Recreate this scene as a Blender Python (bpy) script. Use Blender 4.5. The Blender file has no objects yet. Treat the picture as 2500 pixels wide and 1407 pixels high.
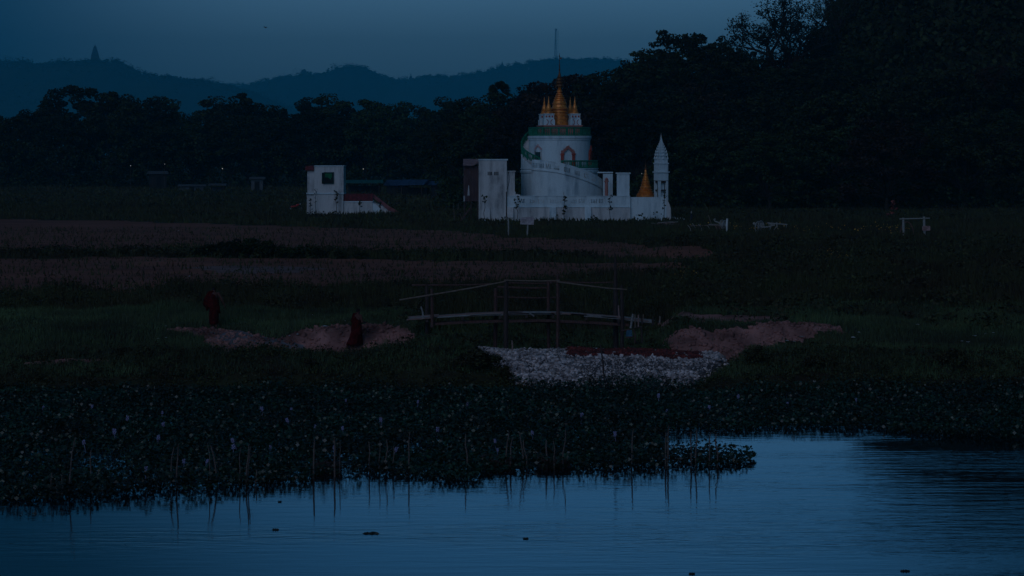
import bpy, math, random
import numpy as np
from mathutils import Vector, Matrix
from mathutils.geometry import tessellate_polygon

R = math.radians
scene = bpy.context.scene
random.seed(7)
rng = np.random.default_rng(7)

# ------------------------------------------------------------------ camera
F, H, HY = 5900.0, 9.4, 363.0          # focal length in 2500-wide pixels, eye height above the water, horizon row
cd = bpy.data.cameras.new('camera')
cam = bpy.data.objects.new('camera', cd)
scene.collection.objects.link(cam)
cam.location = (0, 0, H)
cam.rotation_euler = (R(90), 0, 0)
cd.sensor_width = 36.0
cd.lens = F / 2500 * 36
cd.shift_y = -(703.5 - HY) / 2500
cd.clip_start = 1.0
cd.clip_end = 24000
scene.camera = cam

# ------------------------------------------------------------------ sky, dusk light, exposure
SKY_STRENGTH, GLOW_W = 0.052, 16.5
SKY_BASE, SKY_GLOW, SKY_HIGH = (.03, .225, .52), (.62, 1.37, 2.14), (.26, 1.10, 2.45)
SUN_EL, SUN_AZ = 30.0, 200.0           # afterglow comes from behind the camera (azimuth measured from +Y clockwise)
world = bpy.data.worlds.new('World')
scene.world = world
world.use_nodes = True
nt = world.node_tree
nt.nodes.clear()
wo = nt.nodes.new('ShaderNodeOutputWorld')
bg = nt.nodes.new('ShaderNodeBackground')
sky = nt.nodes.new('ShaderNodeTexSky')
sky.sky_type = 'NISHITA'
sky.sun_disc = False
sky.sun_elevation = R(SUN_EL)
sky.sun_rotation = R(SUN_AZ)
sky.altitude = 80
sky.air_density = 1.6
sky.dust_density = 3.0
sky.ozone_density = 4.0
# dusk white balance of the photograph: the daylight model pulled towards one even blue, with the soft
# pale afterglow that hangs over the ridge ahead
bw = nt.nodes.new('ShaderNodeRGBToBW')
nt.links.new(sky.outputs[0], bw.inputs[0])
geo = nt.nodes.new('ShaderNodeNewGeometry')
dot = nt.nodes.new('ShaderNodeVectorMath'); dot.operation = 'DOT_PRODUCT'
gd = Vector((math.sin(R(2.0)), math.cos(R(2.0)), .020)).normalized()
dot.inputs[1].default_value = gd
nt.links.new(geo.outputs['Incoming'], dot.inputs[0])
glow = nt.nodes.new('ShaderNodeMapRange'); glow.interpolation_type = 'SMOOTHERSTEP'
glow.inputs[1].default_value = -math.cos(R(GLOW_W)); glow.inputs[2].default_value = -1.0
nt.links.new(dot.outputs['Value'], glow.inputs[0])
mul = nt.nodes.new('ShaderNodeMix'); mul.data_type = 'RGBA'; mul.blend_type = 'MIX'
mul.inputs[6].default_value = (*SKY_BASE, 1); mul.inputs[7].default_value = (*SKY_GLOW, 1)
nt.links.new(glow.outputs[0], mul.inputs[0])
sep = nt.nodes.new('ShaderNodeSeparateXYZ'); nt.links.new(geo.outputs['Incoming'], sep.inputs[0])
elv = nt.nodes.new('ShaderNodeMapRange'); elv.inputs[1].default_value = -.045; elv.inputs[2].default_value = -.15
nt.links.new(sep.outputs['Z'], elv.inputs[0])
gcol = nt.nodes.new('ShaderNodeMix'); gcol.data_type = 'RGBA'
gcol.inputs[6].default_value = (*SKY_GLOW, 1); gcol.inputs[7].default_value = (*SKY_HIGH, 1)
nt.links.new(elv.outputs[0], gcol.inputs[0]); nt.links.new(gcol.outputs[2], mul.inputs[7])
fin = nt.nodes.new('ShaderNodeMix'); fin.data_type = 'RGBA'; fin.blend_type = 'MULTIPLY'; fin.inputs[0].default_value = 1
nt.links.new(bw.outputs[0], fin.inputs[6]); nt.links.new(mul.outputs[2], fin.inputs[7])
nt.links.new(fin.outputs[2], bg.inputs['Color'])
bg.inputs['Strength'].default_value = SKY_STRENGTH
nt.links.new(bg.outputs[0], wo.inputs[0])

sd = bpy.data.lights.new('sun', 'SUN')
sun = bpy.data.objects.new('sun', sd)
scene.collection.objects.link(sun)
sd.energy = 0.225
sd.angle = R(50)
sd.color = (1.0, 0.86, 0.80)
az, el = R(SUN_AZ), R(SUN_EL)
sdir = Vector((math.sin(az) * math.cos(el), math.cos(az) * math.cos(el), math.sin(el)))
sun.rotation_euler = (-sdir).to_track_quat('-Z', 'Y').to_euler()
sun.location = (0, -40, 60)

scene.view_settings.view_transform = 'Standard'
scene.view_settings.look = 'None'
scene.view_settings.exposure = 0
scene.view_settings.gamma = 1
scene.view_settings.use_curve_mapping = False
scene.render.engine = 'CYCLES'
scene.cycles.use_denoising = True
scene.cycles.max_bounces = 5
scene.cycles.diffuse_bounces = 2
scene.cycles.glossy_bounces = 3
scene.cycles.transparent_max_bounces = 4
scene.cycles.volume_bounces = 1
scene.cycles.sample_clamp_indirect = 2.0

# ------------------------------------------------------------------ small helpers
def PX(px, Y): return (px - 1250.0) * Y / F
def PZ(py, Y): return H - (py - HY) * Y / F
def sstep(a, b, x):
    t = np.clip((np.asarray(x, float) - a) / (b - a), 0, 1)
    return t * t * (3 - 2 * t)

def vnoise(x, y, seed=0):
    x = np.asarray(x, float); y = np.asarray(y, float)
    xi = np.floor(x).astype(np.int64); yi = np.floor(y).astype(np.int64)
    xf = x - xi; yf = y - yi
    def hsh(a, b):
        n = (a * 374761393 + b * 668265263 + seed * 1442695041) & 0xffffffff
        n = ((n ^ (n >> 13)) * 1274126177) & 0xffffffff
        return ((n ^ (n >> 16)) & 0xffff) / 65535.0
    u = xf * xf * (3 - 2 * xf); v = yf * yf * (3 - 2 * yf)
    a = hsh(xi, yi); b = hsh(xi + 1, yi); c = hsh(xi, yi + 1); d = hsh(xi + 1, yi + 1)
    return (a * (1 - u) + b * u) * (1 - v) + (c * (1 - u) + d * u) * v
def fbm(x, y, seed=0, oct=4):
    s = 0; a = .5; f = 1.0
    for i in range(oct):
        s = s + a * (vnoise(np.asarray(x) * f, np.asarray(y) * f, seed + i * 17) - .5) * 2
        a *= .5; f *= 2.03
    return s

COL = scene.collection
def tag(o, label=None, cat=None, group=None, kind=None):
    if label: o['label'] = label
    if cat: o['category'] = cat
    if group: o['group'] = group
    if kind: o['kind'] = kind
    return o
def empty(name, loc, label=None, cat=None, group=None, rz=0.0):
    o = bpy.data.objects.new(name, None)
    COL.objects.link(o)
    o.location = loc; o.rotation_euler = (0, 0, rz)
    o.empty_display_size = .3
    return tag(o, label, cat, group)
def mesh_obj(name, me, mat=None, parent=None, loc=(0, 0, 0)):
    o = bpy.data.objects.new(name, me)
    COL.objects.link(o)
    if mat is not None and not me.materials: me.materials.append(mat)
    if parent: o.parent = parent
    o.location = loc
    return o
def np_mesh(name, V, Fc, smooth=False, rnd=None):
    """V (n,3), Fc (m,k) equal-size faces; rnd: one value per vertex"""
    V = np.asarray(V, np.float32); Fc = np.asarray(Fc, np.int32)
    me = bpy.data.meshes.new(name)
    m, k = Fc.shape
    me.vertices.add(len(V)); me.vertices.foreach_set('co', V.ravel())
    me.loops.add(m * k); me.loops.foreach_set('vertex_index', Fc.ravel())
    me.polygons.add(m)
    me.polygons.foreach_set('loop_start', np.arange(0, m * k, k, dtype=np.int32))
    if smooth: me.polygons.foreach_set('use_smooth', np.ones(m, bool))
    if rnd is not None:
        at = me.attributes.new('rnd', 'FLOAT', 'POINT')
        at.data.foreach_set('value', np.asarray(rnd, np.float32))
    me.update(calc_edges=True)
    me.validate()
    return me

class MB:
    """collects solid shapes for one mesh"""
    def __init__(s): s.v = []; s.f = []
    def add(s, vs, fs):
        b = len(s.v); s.v += [tuple(p) for p in vs]; s.f += [tuple(i + b for i in f) for f in fs]
        return s
    def box(s, c, d, rz=0.0, taper=1.0, ry=0.0):
        hx, hy, hz = d[0] / 2, d[1] / 2, d[2] / 2
        M = Matrix.Rotation(rz, 3, 'Z') @ Matrix.Rotation(ry, 3, 'Y')
        vs = []
        for z, t in ((-hz, 1.0), (hz, taper)):
            for x, y in ((-hx, -hy), (hx, -hy), (hx, hy), (-hx, hy)):
                p = M @ Vector((x * t, y * t, z))
                vs.append((c[0] + p.x, c[1] + p.y, c[2] + p.z))
        return s.add(vs, [(3, 2, 1, 0), (4, 5, 6, 7), (0, 1, 5, 4), (1, 2, 6, 5), (2, 3, 7, 6), (3, 0, 4, 7)])
    def b2(s, x0, x1, y0, y1, z0, z1):
        return s.box(((x0 + x1) / 2, (y0 + y1) / 2, (z0 + z1) / 2), (abs(x1 - x0), abs(y1 - y0), abs(z1 - z0)))
    def tube(s, pts, rad, n=6, cap=True):
        pts = [Vector(p) for p in pts]
        if not hasattr(rad, '__len__'): rad = [rad] * len(pts)
        vs, fs = [], []
        up = None
        for i, p in enumerate(pts):
            d = (pts[min(i + 1, len(pts) - 1)] - pts[max(i - 1, 0)])
            d = d.normalized() if d.length > 1e-9 else Vector((0, 0, 1))
            if up is None:
                up = d.orthogonal().normalized()
            else:
                up = (up - d * up.dot(d)); up = up.normalized() if up.length > 1e-6 else d.orthogonal().normalized()
            w = d.cross(up)
            for k in range(n):
                a = 2 * math.pi * k / n
                vs.append(p + (up * math.cos(a) + w * math.sin(a)) * rad[i])
        for i in range(len(pts) - 1):
            for k in range(n):
                a = i * n + k; b = i * n + (k + 1) % n
                fs.append((a, b, b + n, a + n))
        if cap:
            fs.append(tuple(range(n - 1, -1, -1)))
            fs.append(tuple(range((len(pts) - 1) * n, len(pts) * n)))
        return s.add(vs, fs)
    def lathe(s, prof, n=24, c=(0, 0, 0), ang0=0.0):
        vs, fs = [], []
        for r, z in prof:
            for k in range(n):
                a = ang0 + 2 * math.pi * k / n
                vs.append((c[0] + r * math.cos(a), c[1] + r * math.sin(a), c[2] + z))
        m = len(prof)
        for i in range(m - 1):
            for k in range(n):
                a = i * n + k; b = i * n + (k + 1) % n
                fs.append((a, b, b + n, a + n))
        fs.append(tuple(range(n - 1, -1, -1))); fs.append(tuple(range((m - 1) * n, m * n)))
        return s.add(vs, fs)
    def prism(s, poly, y0, y1):
        """polygon in (x,z), extruded along y from y0 to y1"""
        n = len(poly)
        vs = [(x, y0, z) for x, z in poly] + [(x, y1, z) for x, z in poly]
        fs = [tuple(range(n)), tuple(range(2 * n - 1, n - 1, -1))]
        for i in range(n):
            j = (i + 1) % n
            fs.append((j, i, i + n, j + n))
        return s.add(vs, fs)
    def pierced(s, outer, holes, th, mp):
        """panel in (s,z) with holes, given thickness; mp(s, z, depth) -> point"""
        polys = [outer] + holes
        flat = [p for q in polys for p in q]
        tris = tessellate_polygon([[Vector((p[0], p[1], 0)) for p in q] for q in polys])
        n = len(flat)
        vs = [mp(p[0], p[1], 0.0) for p in flat] + [mp(p[0], p[1], th) for p in flat]
        fs = [tuple(t) for t in tris] + [tuple(i + n for i in reversed(t)) for t in tris]
        b = 0
        for q in polys:
            k = len(q)
            for i in range(k):
                j = (i + 1) % k
                fs.append((b + i, b + j, b + j + n, b + i + n))
            b += k
        return s.add(vs, fs)
    def build(s, name, mat, parent=None, smooth=False, kind=None, loc=(0, 0, 0)):
        me = bpy.data.meshes.new(name)
        me.from_pydata(s.v, [], s.f)
        if smooth:
            for p in me.polygons: p.use_smooth = True
            try: me.set_sharp_from_angle(angle=R(38))
            except Exception: pass
        me.update()
        o = mesh_obj(name, me, mat, parent, loc)
        if kind: o['kind'] = kind
        return o

def shared(name, me, mat, parent=None, loc=(0, 0, 0), rot=(0, 0, 0), scl=(1, 1, 1)):
    o = mesh_obj(name, me, mat, parent, loc)
    o.rotation_euler = rot; o.scale = scl
    return o

ORD = ['first', 'second', 'third', 'fourth', 'fifth', 'sixth', 'seventh', 'eighth', 'ninth', 'tenth', 'eleventh', 'twelfth',
       'thirteenth', 'fourteenth', 'fifteenth', 'sixteenth', 'seventeenth', 'eighteenth', 'nineteenth', 'twentieth']
TENS = ['', '', 'twenty', 'thirty', 'forty', 'fifty', 'sixty']
TENTH = ['', '', 'twentieth', 'thirtieth', 'fortieth', 'fiftieth', 'sixtieth']
def ordinal(i):
    if i < 20: return ORD[i]
    n = i + 1
    return TENTH[n // 10] if n % 10 == 0 else TENS[n // 10] + '-' + ORD[n % 10 - 1]

# ------------------------------------------------------------------ materials
MATS = {}
def nodes_of(m):
    m.use_nodes = True
    t = m.node_tree
    return t, t.nodes['Principled BSDF']
def mat(name, c1, c2=None, scale=3.0, rough=.85, objrnd=0.0, bump=0.0, bscale=None, metal=0.0, spec=.3, stretch=(1, 1, 1), detail=5.0, rnd=0.0, rough2=None, lo=.35, hi=.65):
    """noise mix of two base colours plus fine relief; rnd: extra brightness variation from the per-vertex attribute"""
    if name in MATS: return MATS[name]
    m = bpy.data.materials.new(name)
    t, b = nodes_of(m)
    L = t.links.new
    tc = t.nodes.new('ShaderNodeTexCoord'); mp = t.nodes.new('ShaderNodeMapping')
    mp.inputs['Scale'].default_value = stretch
    L(tc.outputs['Object'], mp.inputs[0])
    c2 = c2 or tuple(min(1, x * .7) for x in c1)
    nz = t.nodes.new('ShaderNodeTexNoise'); nz.inputs['Scale'].default_value = scale; nz.inputs['Detail'].default_value = detail
    nz.inputs['Roughness'].default_value = .6
    L(mp.outputs[0], nz.inputs['Vector'])
    rp = t.nodes.new('ShaderNodeValToRGB')
    rp.color_ramp.elements[0].position = lo; rp.color_ramp.elements[1].position = hi
    rp.color_ramp.elements[0].color = (*c2, 1); rp.color_ramp.elements[1].color = (*c1, 1)
    L(nz.outputs['Fac'], rp.inputs[0])
    out = rp.outputs[0]
    if rnd:
        at = t.nodes.new('ShaderNodeAttribute'); at.attribute_name = 'rnd'
        mr = t.nodes.new('ShaderNodeMapRange')
        mr.inputs[3].default_value = 1 - rnd; mr.inputs[4].default_value = 1 + rnd
        L(at.outputs['Fac'], mr.inputs[0])
        mx = t.nodes.new('ShaderNodeMix'); mx.data_type = 'RGBA'; mx.blend_type = 'MULTIPLY'; mx.inputs[0].default_value = 1
        cb = t.nodes.new('ShaderNodeCombineColor')
        for i in range(3): L(mr.outputs[0], cb.inputs[i])
        L(out, mx.inputs[6]); L(cb.outputs[0], mx.inputs[7])
        out = mx.outputs[2]
    if objrnd:
        oi = t.nodes.new('ShaderNodeObjectInfo'); r3 = t.nodes.new('ShaderNodeValToRGB')
        e_ = r3.color_ramp.elements
        e_[0].color = (1 - objrnd, 1 - objrnd * .8, 1 - objrnd * .6, 1); e_[1].color = (1 + objrnd, 1 + objrnd * 1.2, 1 + objrnd * .5, 1)
        mm = e_.new(.5); mm.color = (1 + objrnd * .5, 1 - objrnd * .1, 1 - objrnd * .3, 1)
        L(oi.outputs['Random'], r3.inputs[0])
        mx = t.nodes.new('ShaderNodeMix'); mx.data_type = 'RGBA'; mx.blend_type = 'MULTIPLY'; mx.inputs[0].default_value = 1
        L(out, mx.inputs[6]); L(r3.outputs[0], mx.inputs[7]); out = mx.outputs[2]
    L(out, b.inputs['Base Color'])
    b.inputs['Roughness'].default_value = rough
    b.inputs['Metallic'].default_value = metal
    b.inputs['Specular IOR Level'].default_value = spec
    if bump:
        n2 = t.nodes.new('ShaderNodeTexNoise'); n2.inputs['Scale'].default_value = bscale or scale * 4; n2.inputs['Detail'].default_value = 4
        L(mp.outputs[0], n2.inputs['Vector'])
        bp = t.nodes.new('ShaderNodeBump'); bp.inputs['Strength'].default_value = bump; bp.inputs['Distance'].default_value = .05
        L(n2.outputs['Fac'], bp.inputs['Height']); L(bp.outputs[0], b.inputs['Normal'])
    MATS[name] = m
    return m

def wall_mat(name, base, stain, streak=.5):
    """whitewash: blotches, damp vertical streaks, flaking relief"""
    m = bpy.data.materials.new(name)
    t, b = nodes_of(m); L = t.links.new
    tc = t.nodes.new('ShaderNodeTexCoord')
    def noise(scale, st, det=6):
        mp = t.nodes.new('ShaderNodeMapping'); mp.inputs['Scale'].default_value = st
        L(tc.outputs['Object'], mp.inputs[0])
        n = t.nodes.new('ShaderNodeTexNoise'); n.inputs['Scale'].default_value = scale; n.inputs['Detail'].default_value = det
        n.inputs['Roughness'].default_value = .65
        L(mp.outputs[0], n.inputs['Vector'])
        return n
    a = noise(1.1, (1, 1, .16)); c = noise(.55, (1, 1, 1)); d = noise(7, (1, 1, 1))
    r1 = t.nodes.new('ShaderNodeValToRGB'); r1.color_ramp.elements[0].position = .46; r1.color_ramp.elements[1].position = .70
    L(a.outputs['Fac'], r1.inputs[0])
    r2 = t.nodes.new('ShaderNodeValToRGB'); r2.color_ramp.elements[0].position = .30; r2.color_ramp.elements[1].position = .58
    L(c.outputs['Fac'], r2.inputs[0])
    mu = t.nodes.new('ShaderNodeMath'); mu.operation = 'MULTIPLY'
    L(r1.outputs[0], mu.inputs[0]); L(r2.outputs[0], mu.inputs[1])
    sc = t.nodes.new('ShaderNodeMath'); sc.operation = 'MULTIPLY'; sc.inputs[1].default_value = streak
    L(mu.outputs[0], sc.inputs[0])
    mx = t.nodes.new('ShaderNodeMix'); mx.data_type = 'RGBA'
    mx.inputs[6].default_value = (*base, 1); mx.inputs[7].default_value = (*stain, 1)
    L(sc.outputs[0], mx.inputs[0])
    m2 = t.nodes.new('ShaderNodeMix'); m2.data_type = 'RGBA'; m2.blend_type = 'MULTIPLY'; m2.inputs[0].default_value = .3
    L(mx.outputs[2], m2.inputs[6]); L(d.outputs['Fac'], m2.inputs[7])
    L(m2.outputs[2], b.inputs['Base Color'])
    b.inputs['Roughness'].default_value = .9; b.inputs['Specular IOR Level'].default_value = .15
    bp = t.nodes.new('ShaderNodeBump'); bp.inputs['Strength'].default_value = .35; bp.inputs['Distance'].default_value = .03
    L(d.outputs['Fac'], bp.inputs['Height']); L(bp.outputs[0], b.inputs['Normal'])
    MATS[name] = m
    return m

WHITE = wall_mat('whitewash', (.72, .82, .85), (.17, .26, .32), .8)
WHITE2 = wall_mat('whitewash_old', (.70, .68, .67), (.20, .20, .21), 1.0)
GOLD = mat('gold_paint', (.95, .32, .055), (.50, .15, .030), 4, rough=.38, metal=.35, spec=.5, bump=.2, bscale=14)
GOLDD = mat('gilded_iron', (.20, .085, .03), (.09, .04, .02), 6, rough=.5, metal=.5)
GREENP = mat('green_paint', (.012, .22, .12), (.010, .12, .075), 5, rough=.6)
REDP = mat('red_paint', (.50, .075, .045), (.25, .05, .04), 6, rough=.7, bump=.3)
PINKP = mat('pink_plaster', (.50, .21, .17), (.34, .13, .11), 3, rough=.85, bump=.2)
MAROON = mat('maroon_iron', (.17, .02, .028), (.08, .012, .016), 5, rough=.7)
DARKVOID = mat('dark_interior', (.015, .016, .018), (.008, .008, .01), 3, rough=.9)
SHUTTER = mat('teal_shutter', (.02, .07, .075), (.012, .04, .045), 5, rough=.6)
RUST = mat('rusty_sheet', (.16, .095, .095), (.085, .055, .06), 1.6, rough=.8, stretch=(4, 4, .5), bump=.3)
RUSTP = mat('pink_rusty_sheet', (.30, .20, .20), (.16, .10, .11), 2.5, rough=.75, bump=.3)
TIN = mat('pale_tin', (.45, .45, .46), (.3, .3, .31), 2, rough=.6)
WOODD = mat('dark_weathered_wood', (.075, .05, .045), (.035, .024, .022), 4, rough=.9, stretch=(6, 6, 1), bump=.4)
WOODR = mat('reddish_weathered_wood', (.13, .065, .055), (.06, .032, .03), 4, rough=.9, stretch=(5, 5, 1), bump=.4)
PLANK = mat('grey_plank', (.31, .295, .29), (.16, .145, .145), 3, rough=.85, stretch=(1, 6, 6), bump=.3)
PLANKP = mat('pinkish_plank', (.32, .20, .18), (.18, .11, .10), 3, rough=.85, stretch=(1, 6, 6), bump=.3)
BAMBOO = mat('dry_bamboo', (.22, .16, .13), (.12, .085, .07), 6, rough=.7, bump=.2)
STAKE = mat('grey_stake_wood', (.17, .125, .11), (.075, .055, .052), 6, rough=.85, bump=.3)
BARK = mat('dark_bark', (.055, .042, .035), (.025, .02, .018), 3, rough=.95, bump=.5, stretch=(3, 3, .8))
LEAF = mat('dense_foliage', (.028, .042, .018), (.013, .020, .009), .35, rough=.75, spec=.12, rnd=.5, objrnd=.5)
LEAFB = mat('brownish_foliage', (.042, .027, .019), (.022, .016, .012), .35, rough=.8, spec=.12, rnd=.5, objrnd=.4)
LEAFF = mat('far_foliage', (.035, .05, .03), (.02, .03, .02), .02, rough=.9, spec=.05, rnd=.5)
GRASS = mat('grass_blades', (.072, .112, .046), (.034, .038, .020), .30, rough=.7, spec=.2, rnd=.6)
WEED = mat('weed_foliage', (.046, .054, .020), (.036, .026, .015), .28, rough=.75, spec=.15, rnd=.6)
HYA = mat('water_hyacinth_leaf', (.015, .042, .022), (.018, .018, .009), .45, rough=.36, spec=.5, rnd=.5, lo=.38, hi=.56)
FLOWER = mat('lilac_petal', (.34, .31, .50), (.22, .20, .36), 9, rough=.6)
YFLOWER = mat('yellow_petal', (.55, .30, .03), (.40, .20, .03), 9, rough=.6)
STONE = mat('pale_limestone', (.56, .47, .46), (.24, .20, .205), 1.4, rough=.9, bump=.4, bscale=9, rnd=.6)
STONER = mat('red_gravel_stone', (.16, .030, .026), (.07, .018, .017), 2, rough=.9, rnd=.5)
LITTER = mat('white_plastic', (.60, .61, .63), (.36, .38, .40), 8, rough=.5)
SKIN = mat('brown_skin', (.12, .052, .04), (.085, .036, .03), 8, rough=.75, spec=.15)
ROBE = mat('maroon_robe', (.085, .008, .008), (.022, .004, .004), 7, rough=.95, spec=.05, bump=.4, bscale=20)
HAIR = mat('shaved_scalp', (.022, .015, .014), (.014, .010, .010), 12, rough=.9, spec=.08)
CLOTHW = mat('white_cloth', (.7, .68, .66), (.5, .46, .46), 4, rough=.8)

# ------------------------------------------------------------------ terrain
YS_ = [-200, 86, 90.4, 92.3, 93.8, 95.6, 98.0, 100.5, 104.0, 107, 113, 117, 124, 134, 190, 235, 300, 600, 20000]
ZS_ = [-2.0, -1.2, -.5, -.05, .30, .72, 1.14, 1.10, 1.55, 1.75, 1.85, 1.60, 1.65, 1.85, 1.85, 1.68, 1.66, 1.4, 1.2]
YC_ = [-200, 86, 90.4, 92.3, 93.8, 95.6, 98.0, 100.0, 101.6, 102.9, 107, 113, 117, 124, 134, 190, 235, 300, 600, 20000]
ZC_ = [-2.0, -1.2, -.5, -.05, .30, .72, 1.12, .85, .80, 1.78, 1.85, 1.85, 1.60, 1.65, 1.85, 1.85, 1.68, 1.66, 1.4, 1.2]
def DXL(Y): return np.interp(Y, [92, 94.3, 96, 97.6, 101, 112, 122], [1.6, .25, -.5, -1.1, -3.3, -4.2, -4.4])
def DXR(Y): return np.interp(Y, [92, 94.3, 96, 97.6, 100.5, 102, 112, 122], [5.6, 7.1, 8.1, 8.9, 8.8, 6.3, 7.2, 7.6])
def zg(X, Y):
    X = np.asarray(X, float); Y = np.asarray(Y, float)
    X, Y = np.broadcast_arrays(X, Y)
    # shoreline wanders a little
    sh = (1.5 * fbm(X * .11, X * 0 + 3.1, 5, 3) + .5 * fbm(X * .6, Y * .4, 6, 3)) * (1 - sstep(96.5, 99, Y))
    smooth = np.interp(Y + sh, YS_, ZS_)
    cut = np.interp(Y + .55 * fbm(X * .55, Y * 0 + 1.7, 9, 4) + .25 * fbm(X * 1.9, Y * .7, 12, 3), YC_, ZC_)
    cl = sstep(-10.2, -8.6, X) * (1 - sstep(-4.6, -3.4, X))
    cr = sstep(6.0, 7.2, X) * (1 - sstep(12.8, 14.6, X))
    c = np.clip(cl + cr, 0, 1)
    z = smooth * (1 - c) + cut * c
    # the ditch the footbridge crosses
    xl = DXL(Y)
    xr = DXR(Y)
    m = sstep(-.7, .55, X - xl) * (1 - sstep(-.55, .9, X - xr)) * (1 - sstep(111, 124, Y))
    floor = np.interp(Y, [86, 91, 95, 99, 111, 124], [-1.2, -.6, -.3, .42, .55, 1.2])
    z = z * (1 - m) + np.minimum(z, floor) * m
    # lumps
    land = sstep(92.5, 97.5, Y)
    near = land * (1 - sstep(180, 260, Y))
    z = z + near * ((.20 + .22 * sstep(110, 118, Y) * (1 - sstep(128, 136, Y))) * fbm(X * .30, Y * .30, 21, 4) + .05 * fbm(X * 1.7, Y * 1.7, 22, 3) * (1 - sstep(115, 140, Y)))
    z = z + .72 * np.exp(-((X + 3.0) / 1.9) ** 2 - ((Y - 96.6) / 1.7) ** 2) + .28 * np.exp(-((X + 9.0) / 3.2) ** 2 - ((Y - 96.2) / 1.5) ** 2) + .35 * np.exp(-((X - 12.5) / 2.6) ** 2 - ((Y - 96.5) / 1.6) ** 2)
    rb = sstep(7, 14, X) * sstep(108, 118, Y) * (1 - sstep(178, 200, Y))
    z = z + rb * (.95 * fbm(X * .17, Y * .17, 31, 4) + .25)
    z = z + .35 * sstep(14, 30, X) * sstep(180, 205, Y) * (1 - sstep(240, 280, Y))
    # wooded hillside on the right
    z = z + c * sstep(99, 101, Y) * (1 - sstep(103.5, 105.5, Y)) * (.24 * fbm(X * 1.3, Y * 1.3, 25, 4) + .16 * np.abs(fbm(X * 3.4, Y * 2.6, 26, 3)) - .10 * sstep(.1, .5, fbm(X * 1.1, Y * .3, 27, 2)))
    hh = (np.clip(.5 * (X - 16), 0, 30) + np.clip(1.8 * (X - 57), 0, 20)) * sstep(308, 420, Y) * (1 - sstep(455, 580, Y))
    z = z + hh + hh * .08 * fbm(X * .05, Y * .05, 41, 3)
    return z
def zg1(x, y): return float(zg(x, y))

def G(px, py, y0=60.0, y1=700.0):
    """where the sight line through a photo pixel meets the ground"""
    Y = np.concatenate([np.arange(y0, 140, .05), np.arange(140, y1, .25)])
    Y = Y[(Y >= y0) & (Y <= y1)]
    d = PZ(py, Y) - zg(PX(px, Y), Y)
    i = int(np.argmax(d <= 0)) if (d <= 0).any() else len(Y) - 1
    y = float(Y[i]); x = PX(px, y)
    return Vector((x, y, zg1(x, y)))

def grow(start, step, end, g):
    out = []; x = start
    while x < end:
        step *= g; x += step; out.append(x)
    out[-1] = end
    return out
xc = np.arange(-23.5, 25.5, .16)
gx = np.concatenate([[-a for a in grow(23.5, .16, 3650, 1.055)][::-1], xc, grow(xc[-1], .16, 3650, 1.055)])
yc = np.arange(93.0, 127.0, .16)
gy = np.concatenate([[-60, -20, 20, 50, 66, 76, 83, 87, 89.5, 91, 92, 92.6], yc, grow(yc[-1], .16, 11200, 1.033)])
GX, GY = np.meshgrid(gx, gy)
GZ = zg(GX, GY)
nxg, nyg = len(gx), len(gy)
gv = np.stack([GX.ravel(), GY.ravel(), GZ.ravel()], 1)
ii = np.arange(nyg - 1)[:, None] * nxg + np.arange(nxg - 1)[None, :]
gf = np.stack([ii, ii + 1, ii + 1 + nxg, ii + nxg], -1).reshape(-1, 4)

def in_poly(poly, x, y):
    inside = np.zeros(x.shape, bool)
    n = len(poly)
    for i in range(n):
        x1, y1 = poly[i]; x2, y2 = poly[(i + 1) % n]
        c = ((y1 > y) != (y2 > y)) & (x < (x2 - x1) * (y - y1) / ((y2 - y1) + 1e-12) + x1)
        inside ^= c
    return inside
# outlines of bare ground, surveyed as ground points, then kept in plan (metres)
def plan(pts, y0=60.0):
    return [tuple(G(px, py, y0)[:2]) for px, py in pts]
EARTH_L = plan([(405, 803), (500, 799), (545, 806), (600, 813), (650, 830), (700, 822), (760, 803), (800, 795), (870, 793), (960, 801), (1010, 813), (1048, 836), (1040, 850), (960, 851), (890, 856), (830, 864), (740, 871), (640, 870), (540, 864), (505, 845), (488, 822)], 97.5)
EARTH_R = plan([(1600, 850), (1650, 815), (1720, 803), (1850, 795), (1960, 788), (2050, 798), (2068, 815), (1990, 826), (1900, 840), (1830, 858), (1795, 882), (1640, 872)], 97.5)
PATH_R = plan([(1590, 783), (1640, 775), (1700, 768), (1880, 772), (1965, 780), (1880, 786), (1700, 790), (1600, 795)], 103)
SAND_L = plan([(60, 884), (130, 880), (250, 877), (260, 884), (150, 889), (60, 891)], 95)
FIELD_A = plan([(-300, 532), (200, 538), (500, 546), (800, 556), (1100, 563), (1240, 579), (1500, 590), (1700, 606), (1805, 622), (1700, 638), (1300, 623), (1000, 620), (700, 617), (480, 612), (0, 619), (-300, 620)], 120)
FIELD_B = plan([(-300, 627), (300, 629), (600, 632), (1000, 637), (1500, 642), (1760, 652), (1680, 668), (1450, 678), (1100, 700), (900, 706), (600, 704), (300, 712), (-300, 716)], 120)
DRY = plan([(440, 655), (520, 650), (640, 650), (820, 657), (700, 667), (560, 668), (480, 662)], 120)
ASH = plan([(512, 812), (560, 808), (640, 820), (700, 836), (745, 846), (700, 852), (640, 848), (590, 856), (540, 838)], 97.5)
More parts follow.
